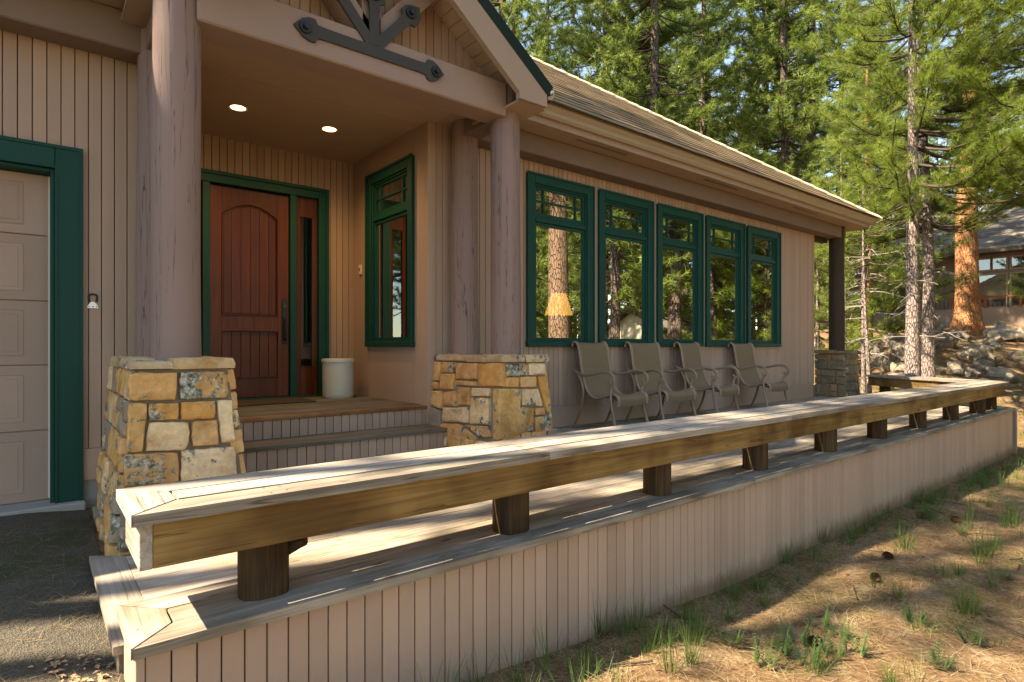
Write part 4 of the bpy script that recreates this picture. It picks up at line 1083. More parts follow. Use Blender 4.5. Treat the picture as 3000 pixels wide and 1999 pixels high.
place('side_table',MB().box(-.3,.3,-.25,.25,.40,.45,.01).box(-.27,-.22,-.22,-.17,0,.4).box(.22,.27,-.22,-.17,0,.4).box(-.27,-.22,.17,.22,0,.4).box(.22,.27,.17,.22,0,.4).mesh('side_table','mahogany'),t,local=True)
ld=bpy.data.lights.new('table_lamp_light','POINT'); ld.energy=6; ld.color=(1,.62,.28); ld.shadow_soft_size=.05
lo=bpy.data.objects.new('lamp_light',ld); COL.objects.link(lo); lo.parent=t; lo.location=(0,0,1.34)

# ------------------------------------------------------------------ pines
def tubes_np(polys,n=4):
    """list of (points (k,3), radii (k)) -> verts, quads"""
    V=[];Q=[];b=0
    for P,r in polys:
        P=np.asarray(P,float); k=len(P); T=np.gradient(P,axis=0); T/=np.linalg.norm(T,axis=1)[:,None]+1e-9
        ref=np.where(np.abs(T[:,2:3])<.9,np.array([[0,0,1.]]),np.array([[1.,0,0]])); e=np.cross(T,ref); e/=np.linalg.norm(e,axis=1)[:,None]+1e-9; w=np.cross(T,e)
        a=np.arange(n)*2*np.pi/n
        ring=P[:,None,:]+(e[:,None,:]*np.cos(a)[None,:,None]+w[:,None,:]*np.sin(a)[None,:,None])*np.asarray(r)[:,None,None]
        V.append(ring.reshape(-1,3)); i,j=np.meshgrid(np.arange(k-1),np.arange(n),indexing='ij'); j2=(j+1)%n
        Q.append(np.stack([b+i*n+j,b+i*n+j2,b+(i+1)*n+j2,b+(i+1)*n+j],-1).reshape(-1,4)); b+=k*n
    return np.concatenate(V),np.concatenate(Q)
def needles_np(rng,P,D,nn,L,w,spread=.6,tone=None):
    T=len(P); d=D[:,None,:]*.72+rng.normal(0,spread,(T,nn,3)); d/=np.linalg.norm(d,axis=2)[:,:,None]
    l=L*rng.uniform(.7,1.1,(T,nn,1)); base=P[:,None,:]-D[:,None,:]*rng.uniform(0,.35,(T,nn,1))*L
    side=np.cross(d,rng.normal(0,1,(T,nn,3))); side/=np.linalg.norm(side,axis=2)[:,:,None]+1e-9; side*=w/2
    mid=base+d*l*.5; mid[:,:,2]-=.0
    tip=base+d*l; tip[:,:,2]-=l[:,:,0]*.10
    V=np.stack([base-side,base+side,tip],2).reshape(-1,3); F=np.arange(T*nn*3).reshape(-1,3)
    tn=np.repeat(np.clip((tone[:,None]+rng.normal(0,.10,(T,nn))),0,1).ravel(),3)
    return V,F,tn
def crown(seed,h,base,rad,gap=.45,per=5,nt_=6,nn=20,L=.20,w=.010,shape=.75,mats=('needles','twig'),up=.25,low_droop=.25,twl=.55,sparse=1.0,spread=.65):
    rng=np.random.default_rng(seed); polys=[];TP=[];TD=[];TT=[]
    z=base
    while z<h-.3:
        f=(z-base)/(h-base); Lb=rad*(1-f)**shape*(.55+.45*min(1,f*6+.35))
        for k in range(rng.integers(max(2,per-2),per+1)):
            if rng.random()>sparse: continue
            az=rng.uniform(0,2*np.pi); lb=Lb*rng.uniform(.55,1.12)+.2
            rise=(-low_droop+up*2.2*f)*lb+rng.normal(0,.08)*lb
            s=np.linspace(0,1,7); dirx,diry=np.cos(az),np.sin(az)
            bend=rng.normal(0,.10)*lb
            P=np.stack([dirx*s*lb-diry*bend*s**2,diry*s*lb+dirx*bend*s**2,z+rise*s+.22*lb*s**2.2-.10*lb*np.sin(s*np.pi)],1)
            P+=rng.normal(0,.018*lb,P.shape)*s[:,None]
            r0=.010+.011*lb; polys.append((P,r0*(1-.8*s)))
            nb=max(2,int(nt_*lb/1.6*rng.uniform(.7,1.2)))
            for q in range(nb):
                s0=rng.uniform(.30,1.0) if q else 1.0
                p0=np.array([np.interp(s0,s,P[:,i]) for i in range(3)])
                tv=np.array([dirx,diry,.3])+rng.normal(0,.55,3); tv[2]=abs(tv[2])*.6+.05; tv/=np.linalg.norm(tv)
                tl=twl*rng.uniform(.5,1.15)*(.6+.4*lb/max(rad,.1))
                ss=np.linspace(0,1,4); Q=p0+tv*ss[:,None]*tl; Q[:,2]+=.18*tl*ss**2
                if q: polys.append((Q[::3],.007*(1-.6*ss[::3])+.002))
                m=max(1,int(round(tl/.17)))
                for e in range(m):
                    fr=1-e*.17/max(tl,.17)
                    pos=p0+tv*fr*tl+np.array([0,0,.18*tl*fr**2]); dd=tv+np.array([0,0,.45])+rng.normal(0,.25,3); dd/=np.linalg.norm(dd)
                    TP.append(pos); TD.append(dd); TT.append(np.clip(.5+.16*rng.normal()+(.12 if e==0 else -.12),0,1))
        z+=gap*rng.uniform(.7,1.3)
    BV,BQ=tubes_np(polys,4); NV,NF,tn=needles_np(rng,np.array(TP),np.array(TD),nn,L,w,spread,np.array(TT))
    V=np.concatenate([NV,BV]); return np_mesh('crown',V,NF,BQ+len(NV),mats,np.concatenate([tn,np.full(len(BV),.5)]),0,1)
def trunk(seed,h,r,mat,flare=.35,n=14,lean=.0,fine=False):
    rr=random.Random(seed); k=int(h/.35)+2; zs=[-.5]+[h*(i/(k-1)) for i in range(k)]; mb=MB(); n=28 if fine else n
    ph=[rr.uniform(0,6.28) for _ in range(6)]
    for z in zs:
        f=max(0,z)/h; R_=r*((1-f)**.8*.93+.05)+r*flare*math.exp(-max(0,z)/.5)
        cx=lean*z+.05*math.sin(z*.5+ph[0])*min(1,z/3); cy=.05*math.sin(z*.43+ph[1])*min(1,z/3)
        for j in range(n):
            a=2*math.pi*j/n; q=R_*(1+.03*math.sin(3*a+ph[2]+z*.6)+.02*math.sin(5*a+ph[3]-z)+.018*math.sin(9*a+z*3+ph[4])+flare*.35*math.exp(-max(0,z)/.4)*math.sin(4*a+ph[5]))
            mb.v.append((cx+q*math.cos(a),cy+q*math.sin(a),z))
    for i in range(len(zs)-1):
        for j in range(n): mb.f.append((i*n+j,i*n+(j+1)%n,(i+1)*n+(j+1)%n,(i+1)*n+j)); mb.m.append(0)
    mb.f.append(tuple((len(zs)-1)*n+j for j in range(n))); mb.m.append(0)
    return mb.mesh('trunk',mat,True,False)
def snags(seed,z0,z1,num,L=1.3,mat='dead_twig'):
    rng=np.random.default_rng(seed); polys=[]
    for k in range(num):
        z=rng.uniform(z0,z1); az=rng.uniform(0,6.283); l=L*rng.uniform(.3,1.1); s=np.linspace(0,1,6)
        P=np.stack([np.cos(az)*s*l,np.sin(az)*s*l,z+l*(.12*s-.45*s**2*rng.uniform(.2,1))],1)+rng.normal(0,.03*l,(6,3))*s[:,None]; polys.append((P,.014*(1-.75*s)))
        for q in range(3):
            s0=rng.uniform(.4,.9); p0=np.array([np.interp(s0,s,P[:,i]) for i in range(3)]); d=rng.normal(0,1,3); d[2]*=.5; d/=np.linalg.norm(d)
            polys.append((p0+d*np.linspace(0,1,4)[:,None]*l*.35,.006*(1-.6*np.linspace(0,1,4))))
    V,Q=tubes_np(polys,5); return np_mesh('snags',V,None,Q,(mat,))
FAR=('needles_far','twig')
CR={'a':(crown(11,23,6.0,3.0,.46,6,10,15,.29,.026,.5,FAR),trunk(1,23,.24,'bark_dark'),23),
    'b':(crown(12,20,3.5,2.8,.45,6,10,15,.29,.026,.55,FAR),trunk(2,20,.20,'bark_dark'),20),
    'c':(crown(13,25,8.5,3.2,.50,6,10,15,.29,.027,.45,FAR),trunk(3,25,.28,'bark_dark'),25),
    'd':(crown(14,14,1.0,2.4,.36,6,11,15,.26,.022,.75,FAR),trunk(4,14,.15,'bark_dark'),14),
    'e':(crown(15,7,.5,1.4,.34,5,8,40,.21,.0065,.75,spread=.8),trunk(5,7,.08,'bark_grey'),7),
    'g':(crown(17,26,17.0,2.1,.5,5,8,15,.27,.024,.5,FAR),trunk(7,26,.2,'bark_dark'),26),
    'f':(crown(16,20,12.0,1.7,.55,4,6,15,.26,.022,.5,FAR),trunk(6,20,.16,'bark_dark'),20)}
def tree(name,label,loc,cme,tme,rz=0,sc=1.0,group=None,extra=None,cat='pine tree'):
    t=thing(name,label,cat,loc,rz,group); t.scale=(sc,sc,sc)
    place('trunk',tme,t,local=True); place('crown',cme,t,local=True)
    if extra is not None: tag(place('bare_branches',extra,t,local=True),kind='stuff')
    return t
# the pair of pale trunks beyond the far bench
nearA=crown(21,15,4.8,3.0,.36,6,13,40,.21,.0056,.6,up=.2,spread=.8); nearB=crown(22,14,4.6,2.6,.38,6,12,40,.21,.0056,.6,up=.2,spread=.8)
p=at_t(2674,14.5); tree('pine_tree','pine with straight pale grey trunk, left of the close pair behind the far bench',p,nearA,trunk(21,15,.175,'bark_grey',.25,fine=True),1.0,extra=snags(1,1.5,5,16))
p=at_t(2718,15.2); tree('pine_tree','pine with slightly leaning grey trunk, right of the close pair behind the far bench',p,nearB,trunk(22,14,.165,'bark_grey',.25,lean=-.018,fine=True),4.0,extra=snags(2,1.5,4.5,14))
# big orange ponderosa
p=at_t(2832,23); p.z=gh(p.x,p.y)
tree('ponderosa_pine','big pine with glowing orange plated bark in front of the neighbouring house',p,crown(23,26,8.5,3.6,.5,6,11,16,.26,.020,.45),trunk(23,26,.41,'bark_orange',.32,lean=-.012,fine=True),2.0)
# branches hanging in from the right edge
p=at_t(3170,13); tree('pine_tree','pine whose leafy boughs hang in from the right edge of view',p,crown(24,14,5.4,3.3,.36,6,13,40,.21,.0056,.55,up=.15,spread=.8),trunk(24,14,.20,'bark_grey',fine=True),.4)
# young pines and thin stems behind the far post
p=at_t(2470,17.5); tree('young_pine','bright young pine just behind the far porch post',p,CR['e'][0],CR['e'][1],.7,.95)
p=at_t(2395,19); tree('young_pine','sunny young pine at the corner of the house wall',p,CR['e'][0],CR['e'][1],2.7,.85)
thin=trunk(31,6,.055,'bark_grey',.2); tc=crown(31,6.5,3.2,.8,.4,3,4,16,.18,.010,.7)
p=at_t(2531,15.8); tree('thin_pine','thin straight pine stem, left one of two near the far pillar',p,tc,thin,0,1,None,snags(3,.8,4,18,.9))
p=at_t(2549,15.4); tree('thin_pine','thin crooked pine stem, right one of two near the far pillar',p,tc,trunk(32,6,.055,'bark_grey',.2,lean=.03),2,1,None,snags(4,.8,4,16,.9))
p=at_t(2545,20); tree('pine_tree','slender brown pine behind the two thin stems',p,CR['d'][0],trunk(33,14,.13,'bark_orange',.2),1,.9)
# trunks seen over the roof
over=[(1470,24,'c'),(1775,25,'a'),(1880,31,'b'),(1915,23.5,'c'),(2060,30,'a'),(2240,30,'b'),(2299,24,'a'),(2374,26,'c'),(2460,29,'b')]
names=['first','second','third','fourth','fifth','sixth','seventh','eighth','ninth']
for k,(u,t_,c) in enumerate(over):
    p=at_t(u,t_); tree('pine_tree',f'tall dark-trunked pine above the roof, {names[k]} from the porch gable',p,CR[c][0],CR[c][1],k*1.7,1.0+.06*((k*5)%3-1),'tall pines above the roof')
# further forest
rr=random.Random(5); placed=[]
for k in range(900):
    if len(placed)>=50: break
    u=rr.uniform(1250,3250); t_=rr.uniform(30,75)
    if 2440<u and t_<44: continue
    d=ray(u,1016)*t_
    if any((Vector((d.x,d.y))-q).length<3.2 for q in placed): continue
    placed.append(Vector((d.x,d.y))); p=at_t(u,t_); c=rr.choice('aabbcd'); tree('pine_tree','distant pine in the dense wood behind the roof and the neighbouring house',p,CR[c][0],CR[c][1],rr.uniform(0,6),rr.uniform(.9,1.2),'distant pines of the wood')
# pines in front of the house, mirrored in its windows
def mirror_at(u,t): d=ray(u,1016)*t; return Vector((d.x,2*WY-d.y,gh(d.x,2*WY-d.y)))
refl=[(1640,18,'big','sunlit orange-barked pine mirrored in the first window'),(1800,20,'b','dark pine mirrored in the second window'),(1983,21,'med','brown-barked pine mirrored in the third window'),(2088,21,'b','pine nearer the third window, mirrored in the fourth window'),(2118,28,'b','pine nearer the fifth window, mirrored in the fourth window'),(2248,20,'y','bushy young pine mirrored in the last window')]
bigT=trunk(41,24,.36,'bark_brown',.25,fine=True)
for k,(u,t_,c,lb) in enumerate(refl):
    p=mirror_at(u,t_)
    if c=='big': tree('ponderosa_pine',lb,p,CR['c'][0],bigT,1)
    elif c=='y': tree('pine_tree',lb,p,crown(44,12,.6,2.3,.36,5,9,30,.22,.010,.75,spread=.8),CR['d'][1],k)
    elif c=='med': tree('ponderosa_pine',lb,p,CR['a'][0],trunk(42,23,.27,'bark_dark',.25,lean=-.01),1)
    else: tree('pine_tree',lb,p,CR[c][0],CR[c][1],k)
n_=0
for k in range(600):
    if n_>=46: break
    u=rr.uniform(1480,2420); t_=rr.uniform(24,70); p=mirror_at(u,t_)
    r_=SX*p.x-CX*p.y; d_=CX*p.x+SX*p.y
    if d_>0 and r_/d_<1.15: continue
    if any((Vector((p.x,p.y))-q).length<2.8 for q in placed) or abs(u-1835)<40 and t_<40: continue
    placed.append(Vector((p.x,p.y))); c=rr.choice('abddbe' if t_<34 else 'abcd'); n_+=1
    tree('pine_tree','pine of the wood in front of the house, seen mirrored in the windows',p,CR[c][0],CR[c][1],rr.uniform(0,6),rr.uniform(.9,1.25),'mirrored pines')
# pines beside the garage that throw the dappled shade
for k,(x,y,c,s) in enumerate(((-8.8,6.5,'g',1.0),(-7.2,5.4,'f',1.0),(-11.5,9.4,'g',1.0),(-8.5,10.2,'g',1.0),(-22,2,'b',1.0),(-25,9,'a',1.0),(-28,-3,'d',1.2),(-24,14,'c',1.0),(-30,5,'b',1.1),(-27,-9,'a',1.0),(-33,12,'a',1.1),(-9,-13,'b',1.0),(-13,-19,'a',1.0),(-6,-20,'d',1.2),(-17,-27,'c',1.0),(-10,-28,'b',1.1),(-21,-21,'b',1.1),(-4,-26,'a',1.0))):
    tree('pine_tree','pine out of view beside the garage, throwing dappled shade on deck and lawn' if k<4 else 'pine out of view across the driveway, mirrored in the porch glass',Vector((x,y,gh(x,y))),CR[c][0],CR[c][1],k*2.1,s,'pines beside the garage' if k<4 else 'pines across the driveway')

for k in range(16):
    x=rr.uniform(-6,42); y=rr.uniform(-42,-13)
    if any((Vector((x,y))-q).length<3 for q in placed) or (28<x<41 and -19<y<-10): continue
    placed.append(Vector((x,y))); c=rr.choice('abcd'); tree('pine_tree','pine of the wood behind the photographer, across the lawn',Vector((x,y,gh(x,y))),CR[c][0],CR[c][1],rr.uniform(0,6),rr.uniform(.9,1.2),'pines behind the photographer')
# ------------------------------------------------------------------ rocks on the slope
def rock_mesh(seed,sub=3):
    import bmesh
    rr=random.Random(seed); bm=bmesh.new(); bmesh.ops.create_icosphere(bm,subdivisions=sub,radius=1)
    off=Vector((rr.uniform(0,99),rr.uniform(0,99),rr.uniform(0,99)))
    cuts=[(Vector((rr.gauss(0,1),rr.gauss(0,1),rr.gauss(0,.7))).normalized(),rr.uniform(.55,.85)) for _ in range(9)]
    for v in bm.verts:
        p=v.co.copy()
        for n,dd in cuts:
            e=p.dot(n)-dd
            if e>0: p-=n*e*.85
        p+=p.normalized()*(noise.fractal(p*1.8+off,1,2,5)*.30+noise.noise(p*6+off)*.06); v.co=p
    me=bpy.data.meshes.new('rock'); bm.to_mesh(me); bm.free(); me.materials.append(M['boulder'])
    me.polygons.foreach_set('use_smooth',[True]*len(me.polygons)); me.set_sharp_from_angle(angle=R(38)); return me
RK=[rock_mesh(60+k,4 if k<3 else 3) for k in range(7)]
rocks=[(2612,1000,82,40,'pale pointed boulder left of the paired trunks, top of the rock pile'),(2637,1030,90,60,'broad lichen-grey boulder directly left of the paired trunks'),(2562,1035,62,50,'rounded grey boulder between the thin stems and the pair of trunks'),
(2585,1062,70,48,'grey boulder below the pointed one, behind the thin stems'),(2630,1075,60,40,'low boulder at the foot of the left pale trunk'),(2395,1018,38,34,'grey boulder at the corner of the house wall'),(2500,1025,40,30,'small boulder left of the thin stems'),(2770,1000,70,42,'flat dark-edged boulder just right of the paired trunks'),
(2800,985,60,30,'light boulder just left of the orange pine foot'),(2860,1040,90,60,'wide grey boulder low on the slope right of the orange pine'),(2905,1010,64,36,'boulder between the orange pine and the big boulder at right'),(2935,975,90,44,'big boulder in front of the neighbouring house wall, right of the orange pine'),(2985,985,70,44,'boulder at the right edge below the neighbouring house'),
(2930,960,24,34,'small upright stone right beside the orange pine foot'),(2870,1075,64,40,'jagged boulder nearest the far bench corner'),(2800,1082,70,36,'boulder just behind the far bench, right of the paired trunks'),(2840,1092,60,26,'flat stone behind the far bench, left of the mossy boulder'),(2930,1098,90,34,'low mossy boulder behind the far bench corner'),(2990,1040,60,40,'grey boulder at the right edge of view'),
(2745,1090,40,26,'small stone at the foot of the right pale trunk'),(2630,1110,60,30,'round stone near the ground left of the paired trunks'),(2915,1058,34,24,'small round stone alone on the needle slope at right'),(2690,1060,60,36,'boulder half hidden between the paired trunks'),(2740,960,50,30,'stone above the others, between the paired trunks and orange pine')]
for k,(u,v,wp,hp,lb) in enumerate(rocks):
    p,t_=on_ground(u,v+hp*.30); w=wp/FPX*t_*.55; h=hp/FPX*t_*.75
    o=place('boulder',RK[k%7],None,(p.x,p.y,p.z+h*.18),(rr.uniform(-.2,.2),rr.uniform(-.2,.2),rr.uniform(0,6.28))); o.scale=(w,w*.9,h)
    tag(o,lb or 'small grey boulder half sunk in the pine needles of the slope','boulder','boulders on the slope')

# ------------------------------------------------------------------ neighbouring house on the slope
NX=35.6; nb=thing('neighbour_house','brown neighbouring house with shingle roof and red-brown deck rail behind the orange pine','house',(NX,10,2))
bx=lambda n,b,m,c=0,par=nb: boxpart(n,b,m,par,c)
bx('wall',(NX,NX+9,3.5,11.2,1.2,5.7),'house_far'); bx('wall',(NX-2.2,NX+9,11.2,20,1.0,4.6),'house_far')
for k in range(16): bx('wall_board',(NX-2.215,NX-2.2,11.3+k*.54,11.32+k*.54,1.0,4.5),'beam_brown')
def far_roof(name,x0,x1,y0,y1,z0,pitch):
    par=build(name,MB().add([(x0,y0,z0),(x0,y1,z0),(x1,y1,z0+pitch*(x1-x0)),(x1,y0,z0+pitch*(x1-x0)),(x0,y0,z0-.18),(x0,y1,z0-.18),(x1+(x1-x0),y1,z0-.18),(x1+(x1-x0),y0,z0-.18)],[(0,1,2,3),(0,4,5,1),(3,2,6,7),(4,7,6,5),(0,3,7,4),(1,5,6,2)]),'shingle_far',nb)
    q=[];vs=[];tn=[]; r2=random.Random(9); n=int((x1-x0)/.26)
    for i in range(n):
        xa=x0+i*.26; y=y0
        while y<y1:
            w=r2.uniform(.25,.6); ye=min(y1,y+w); b=len(vs); za=z0+pitch*(xa-x0)+.05; xb=xa+.34; zb_=z0+pitch*(xb-x0)+.01
            vs+=[(xa,y,za-.05),(xa,ye,za-.05),(xa,ye,za),(xa,y,za),(xb,ye,zb_),(xb,y,zb_)]; q+=[(b,b+1,b+2,b+3),(b+3,b+2,b+4,b+5)]; tn+=[r2.random()]*6; y=ye
    c=np.array(ORG[par]); o=place('roof_shingles',np_mesh('roof_shingles',np.array(vs)-c,None,np.array(q),('shingle_far',),tn),par,c); tag(o,kind='stuff')
far_roof('roof',NX-.9,NX+4.6,2.6,11.9,5.62,.52); far_roof('roof',NX-3.4,NX+3.2,10.9,21,4.45,.5)
def nwin(y0,y1,z0,z1,x=NX):
    w=build('window',MB().box(x-.06,x+.02,y0-.07,y0,z0-.07,z1+.07).box(x-.06,x+.02,y1,y1+.07,z0-.07,z1+.07).box(x-.06,x+.02,y0,y1,z1,z1+.07).box(x-.06,x+.02,y0,y1,z0-.07,z0),'trim_tan',nb)
    build('pane',MB().add([(x-.03,y0,z0),(x-.03,y1,z0),(x-.03,y1,z1),(x-.03,y0,z1)],[(0,1,2,3)]),'glass_far',w)
    build('dark_room',MB().box(x-.02,x-.01,y0,y1,z0,z1),'interior',w)
for y0,y1 in((7.55,8.1),(6.95,7.45),(6.0,6.75),(5.0,5.8)): nwin(y0,y1,4.72,5.22)
for y0,y1 in((6.95,8.1),(5.9,6.75),(4.9,5.75)): nwin(y0,y1,2.95,4.45)
nwin(12.4,13.4,2.9,3.9,NX-2.2); nwin(15,16,2.9,3.9,NX-2.2)
bx('balcony',(NX-1.6,NX,3.5,11.2,2.65,2.8),'house_far'); bx('balcony_skirt',(NX-1.6,NX-1.5,3.5,11.2,1.6,2.65),'house_far')
bx('rail',(NX-1.62,NX-1.5,3.5,11.2,3.28,3.36),'rail_red')
for k in range(7): bx('rail_post',(NX-1.61,NX-1.51,3.6+k*1.25,3.7+k*1.25,2.8,3.28),'rail_red')
for k in range(44): bx('baluster',(NX-1.57,NX-1.55,3.7+k*.17,3.72+k*.17,2.82,3.27),'iron')
# cream house across the road, mirrored in the second window
ch=thing('cream_house','cream gabled house across the road, mirrored in the second window','house',(31,-15,gh(31,-15)))
gz=gh(31,-15); 
build('wall',MB().prism([(-17.2,gz-.5),(-11.8,gz-.5),(-11.8,gz+2.7),(-14.5,gz+4.2),(-17.2,gz+2.7)],31,39,'x'),'cream_far',ch)
for s in(-1,1): build('roof',MB().prism([(-14.5,gz+4.42),(-14.5+s*3.2,gz+2.62),(-14.5+s*3.2,gz+2.50),(-14.5,gz+4.28)],30.5,39.4,'x'),'shingle_far',ch)
boxpart('garage_door',(30.96,30.99,-16.2,-12.9,gz-.3,gz+2.1),'white_plastic',ch)

# ------------------------------------------------------------------ ground cover
def blades(rng,P,az,lean,L,w,tone,seg=3,droop=.5):
    n=len(P); s=np.linspace(0,1,seg+1); V=[]
    dirv=np.stack([np.cos(az),np.sin(az),np.zeros(n)],1); side=np.stack([-np.sin(az),np.cos(az),np.zeros(n)],1)
    for q in s:
        a=lean*(1+droop*q*1.6); hor=np.sin(np.minimum(a,1.75)); ver=np.cos(np.minimum(a,1.75))
        if q==0: pos=P.copy()
        else: pos=pos+(dirv*hor[:,None]+np.array([0,0,1])*ver[:,None])*(L/seg)[:,None]
        ww=(w*(1-q)**.7)[:,None]*.5+.0002
        V.append(pos-side*ww); V.append(pos+side*ww)
    V=np.stack(V,1).reshape(-1,3); m=2*(seg+1); base=np.arange(n)[:,None]*m
    Q=np.concatenate([base+np.array([[2*k,2*k+1,2*k+3,2*k+2]]) for k in range(seg)]); return V,Q,np.repeat(tone,m)
def scatter(name,label,cat,mat,parts_):
    Vs=[];Qs=[];Ts=[];b=0
    for V,Q,T in parts_: Vs.append(V);Qs.append(Q+b);Ts.append(T);b+=len(V)
    o=place(name,np_mesh(name,np.concatenate(Vs),None,np.concatenate(Qs),(mat,),np.concatenate(Ts))); return tag(o,label,cat,kind='stuff')
rng=np.random.default_rng(4)
def clump(n,cx,cy,r,L,w,tone,lean=(.1,.7),droop=.5):
    a=rng.uniform(0,6.283,n); q=r*np.sqrt(rng.uniform(0,1,n)); x=cx+q*np.cos(a); y=cy+q*np.sin(a)
    P=np.stack([x,y,ground_h(x,y)-.005],1); az=a+rng.normal(0,.7,n)
    return blades(rng,P,az,rng.uniform(*lean,n),L*rng.uniform(.5,1.15,n),np.full(n,w),np.clip(tone+rng.normal(0,.18,n),0,1),3,droop)
# dry grass thatch
dry=[]
for k in range(900):
    x=rng.uniform(1.0,13.5); y=2.36-abs(rng.normal(0,.55)) if rng.random()<.45 else rng.uniform(-.8,2.3)
    if CX*x+SX*y<1.2 or (y<2.0 and noise.noise(Vector((x*1.3,y*1.6,3)))<.05): continue
    dry.append(clump(int(rng.uniform(25,60)),x,min(y,2.36),rng.uniform(.05,.16),rng.uniform(.12,.28),.0030,.6,(.95,1.5),.5))
scatter('dry_grass','flattened straw-coloured dry grass on the lawn','dry grass','straw',dry)
green=[]
for k in range(300):
    x=rng.uniform(1.3,13.5); y=rng.uniform(-.9,2.34) if rng.random()<.65 else 2.34-abs(rng.normal(0,.25))
    if CX*x+SX*y<1.3: continue
    big=rng.random()<.25
    green.append(clump(int(rng.uniform(12,45)),x,y,rng.uniform(.02,.09),rng.uniform(.10,.2)*(1.5 if big else 1),.0035,.5,(.05,.6),.5))
for u,v,L in((2880,1630,.34),(2960,1540,.3),(2650,1610,.22),(2400,1590,.26),(2300,1650,.2),(1760,1860,.3),(2060,1870,.18),(2830,1800,.25),(2870,1420,.2),(2940,1420,.22),(2720,1410,.15)):
    p,_=on_ground(u,v); green.append(clump(55,p.x,p.y,.07,L,.0045,.55,(.03,.5),.45))
for k in range(700):   # meadow at the right, beyond the deck
    x=rng.uniform(12.5,22); y=rng.uniform(-2,6)
    if x<deck_end(max(y,2.3))+.1 and y>2.2: continue
    green.append(clump(14,x,y,.12,.14,.006,.6,(.1,.8),.5))
scatter('green_grass','scattered tufts of fresh green grass on the lawn','grass','grass_green',green)
n=26000; x=rng.uniform(.9,14,n); y=rng.uniform(-1.0,2.4,n); P=np.stack([x,y,ground_h(x,y)+rng.uniform(.002,.016,n)],1)
lit=[blades(rng,P,rng.uniform(0,6.283,n),rng.uniform(1.45,1.62,n),rng.uniform(.07,.17,n),np.full(n,.0026),np.clip(rng.normal(.42,.28,n),0,1),2,.02)]
n=9000; x=rng.uniform(13,26,n); y=rng.uniform(3,11,n); P=np.stack([x,y,ground_h(x,y)+.01],1)
lit.append(blades(rng,P,rng.uniform(0,6.283,n),rng.uniform(1.3,1.6,n),rng.uniform(.1,.22,n),np.full(n,.006),np.clip(rng.normal(.25,.2,n),0,1),2,.02))
n=260; x=rng.uniform(.3,.9,n); y=rng.uniform(2.85,4.1,n)
n2=500; x2=rng.uniform(-.6,.24,n2); y2=rng.uniform(2.4,4.9,n2)
P=np.stack([x2,y2,ground_h(x2,y2)+.022],1); lit.append(blades(rng,P,rng.uniform(0,6.283,n2),rng.uniform(1.45,1.58,n2),rng.uniform(.06,.15,n2),np.full(n2,.0022),np.clip(rng.normal(.3,.2,n2),0,1),2,.02))
x3=rng.uniform(.95,12,160); y3=rng.uniform(2.4,4.8,160); P=np.stack([x3,y3,np.full(160,.006)],1); lit.append(blades(rng,P,rng.uniform(0,6.283,160),rng.uniform(1.48,1.57,160),rng.uniform(.06,.15,160),np.full(160,.0022),np.clip(rng.normal(.4,.2,160),0,1),2,.02))
scatter('pine_needle_litter','brown fallen pine needles lying on ground and deck','needles','straw',lit)
# feathery green weeds
wd=[]
for u,v,s in((2140,1890,1),(2330,1890,1.2),(2400,1850,1.1),(2460,1880,1),(2550,1560,.9),(2600,1510,.9),(2240,1960,1.1),(2750,1960,1),(2820,1570,.8),(1950,1880,.8),(2500,1930,1.2),(2930,1700,1),(2280,1930,1.3),(2370,1960,1.3),(2440,1930,1.2),(2680,1830,1),(2850,1900,1.1)):
    p,_=on_ground(u,v); 
    for st in range(7):
        a=rng.uniform(0,6.28); le=rng.uniform(.1,.55); L=.13*s*rng.uniform(.6,1.2); k=16; f=np.linspace(.15,1,k)
        base=np.stack([p.x+.03*np.cos(a)+np.cos(a)*np.sin(le)*L*f,p.y+.03*np.sin(a)+np.sin(a)*np.sin(le)*L*f,p.z+np.cos(le)*L*f],1)
        wd.append(blades(rng,base,a+np.where(np.arange(k)%2==0,1,-1)*1.1,np.full(k,1.0),.05*s*(1.15-f),np.full(k,.009),np.clip(rng.normal(.45,.2,k),0,1),2,.2))
scatter('leafy_weeds','feathery green weeds sprouting from the bare lawn','weeds','leaf_green',wd)
# wood chips where the asphalt meets the step
mb=MB()
for k in range(420):
    x=rnd.uniform(.0,.26)+rnd.gauss(0,.04); y=rnd.uniform(1.6,3.1); 
    if x>.25 and y>2.36: x=.2
    z=gh(x,y)+.018; s=rnd.uniform(.006,.02); a=rnd.uniform(0,6.28); c,q=math.cos(a)*s,math.sin(a)*s
    mb.add([(x-c,y-q,z),(x+q*.5,y-c*.5,z+.004),(x+c,y+q,z+.003),(x-q*.5,y+c*.5,z+.006)],[(0,1,2,3)])
o=place('wood_chips',mb.mesh('wood_chips','chip',False,False)); tag(o,'loose wood chips along the asphalt edge','wood chips',kind='stuff')
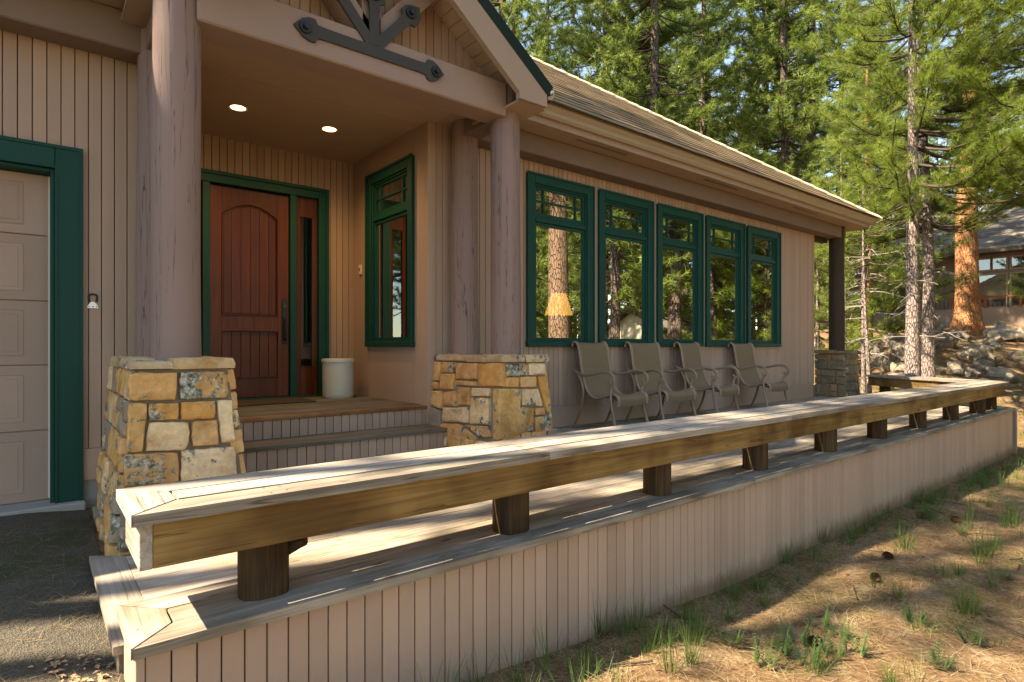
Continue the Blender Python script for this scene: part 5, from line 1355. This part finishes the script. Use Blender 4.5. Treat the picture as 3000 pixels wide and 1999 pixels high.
# fallen twigs and bark bits
tw=[]
for k in range(170):
    x=rng.uniform(1.2,13.5); y=rng.uniform(-.6,2.38); a=rng.uniform(0,6.28); L=rng.uniform(.05,.32); z=gh(x,y)+.012; s_=np.linspace(-.5,.5,4)
    P=np.stack([x+np.cos(a)*L*s_,y+np.sin(a)*L*s_,z+rng.uniform(0,.015)+.02*L*np.abs(s_)],1)+rng.normal(0,.012*L,(4,3)); tw.append((P,np.full(4,rng.uniform(.002,.0055))))
TV,TQ=tubes_np(tw,5); o=place('fallen_twigs',np_mesh('fallen_twigs',TV,None,TQ,('twig',))); tag(o,'thin dark fallen twigs scattered over the lawn','twigs',kind='stuff')
mb=MB()
for k in range(500):
    x=rng.uniform(1.2,13); y=rng.uniform(-.6,2.38); z=gh(x,y)+.006; r_=rng.uniform(.006,.022); a0_=rng.uniform(0,6.28); n_s=6
    mb.add([(x+r_*rng.uniform(.6,1.2)*math.cos(a0_+q*6.283/n_s),y+r_*rng.uniform(.5,1)*math.sin(a0_+q*6.283/n_s),z+rng.uniform(0,.008)) for q in range(n_s)]+[(x,y,z+.008)],[(q,(q+1)%n_s,n_s) for q in range(n_s)])
o=place('bark_bits',mb.mesh('bark_bits','cone_scale',False,False)); tag(o,'small brown bark flakes scattered over the lawn','bark flakes',kind='stuff')
# pine cones
def cone_mesh():
    mb=MB(); r2=random.Random(2); mb.lathe([(0,-.045),(.018,-.035),(.022,0),(.014,.03),(0,.045)],8)
    for k in range(70):
        f=k/69; z=-.042+.085*f; a=k*2.4; r=.034*math.sin(math.pi*(.12+.8*f))**.8+.004; d=Vector((math.cos(a),math.sin(a),.35)); s=Vector((-math.sin(a),math.cos(a),0))*.011; b=Vector((0,0,z))
        tip=b+d*r; mid=b+d*r*.5; mb.add([b,mid+s,tip+s*.7+Vector((0,0,.004)),tip-s*.7+Vector((0,0,.004)),mid-s,mid-Vector((0,0,.006))],[(0,1,2,3,4),(0,5,1),(0,4,5),(1,5,3,2),(5,4,3)])
    return mb.mesh('pine_cone','cone_scale',False,False)
cm=cone_mesh()
cl=['pine cone nearest the camera, lying by the leafy weeds','pine cone farthest up the lawn, left of its neighbour','pine cone farthest up the lawn, right of its neighbour','pine cone in the sunny dry grass mid lawn','pine cone in a shadow patch mid lawn']
for k,((u,v),lb) in enumerate(zip(((2384,1880),(2695,1505),(2801,1520),(2604,1628),(2563,1690)),cl)):
    p,_=on_ground(u,v+14); o=place('pine_cone',cm,None,(p.x,p.y,p.z+.028),(1.3,.3*k,k*1.3)); o.scale=(.95,)*3; tag(o,lb,'pine cone','pine cones on the lawn')
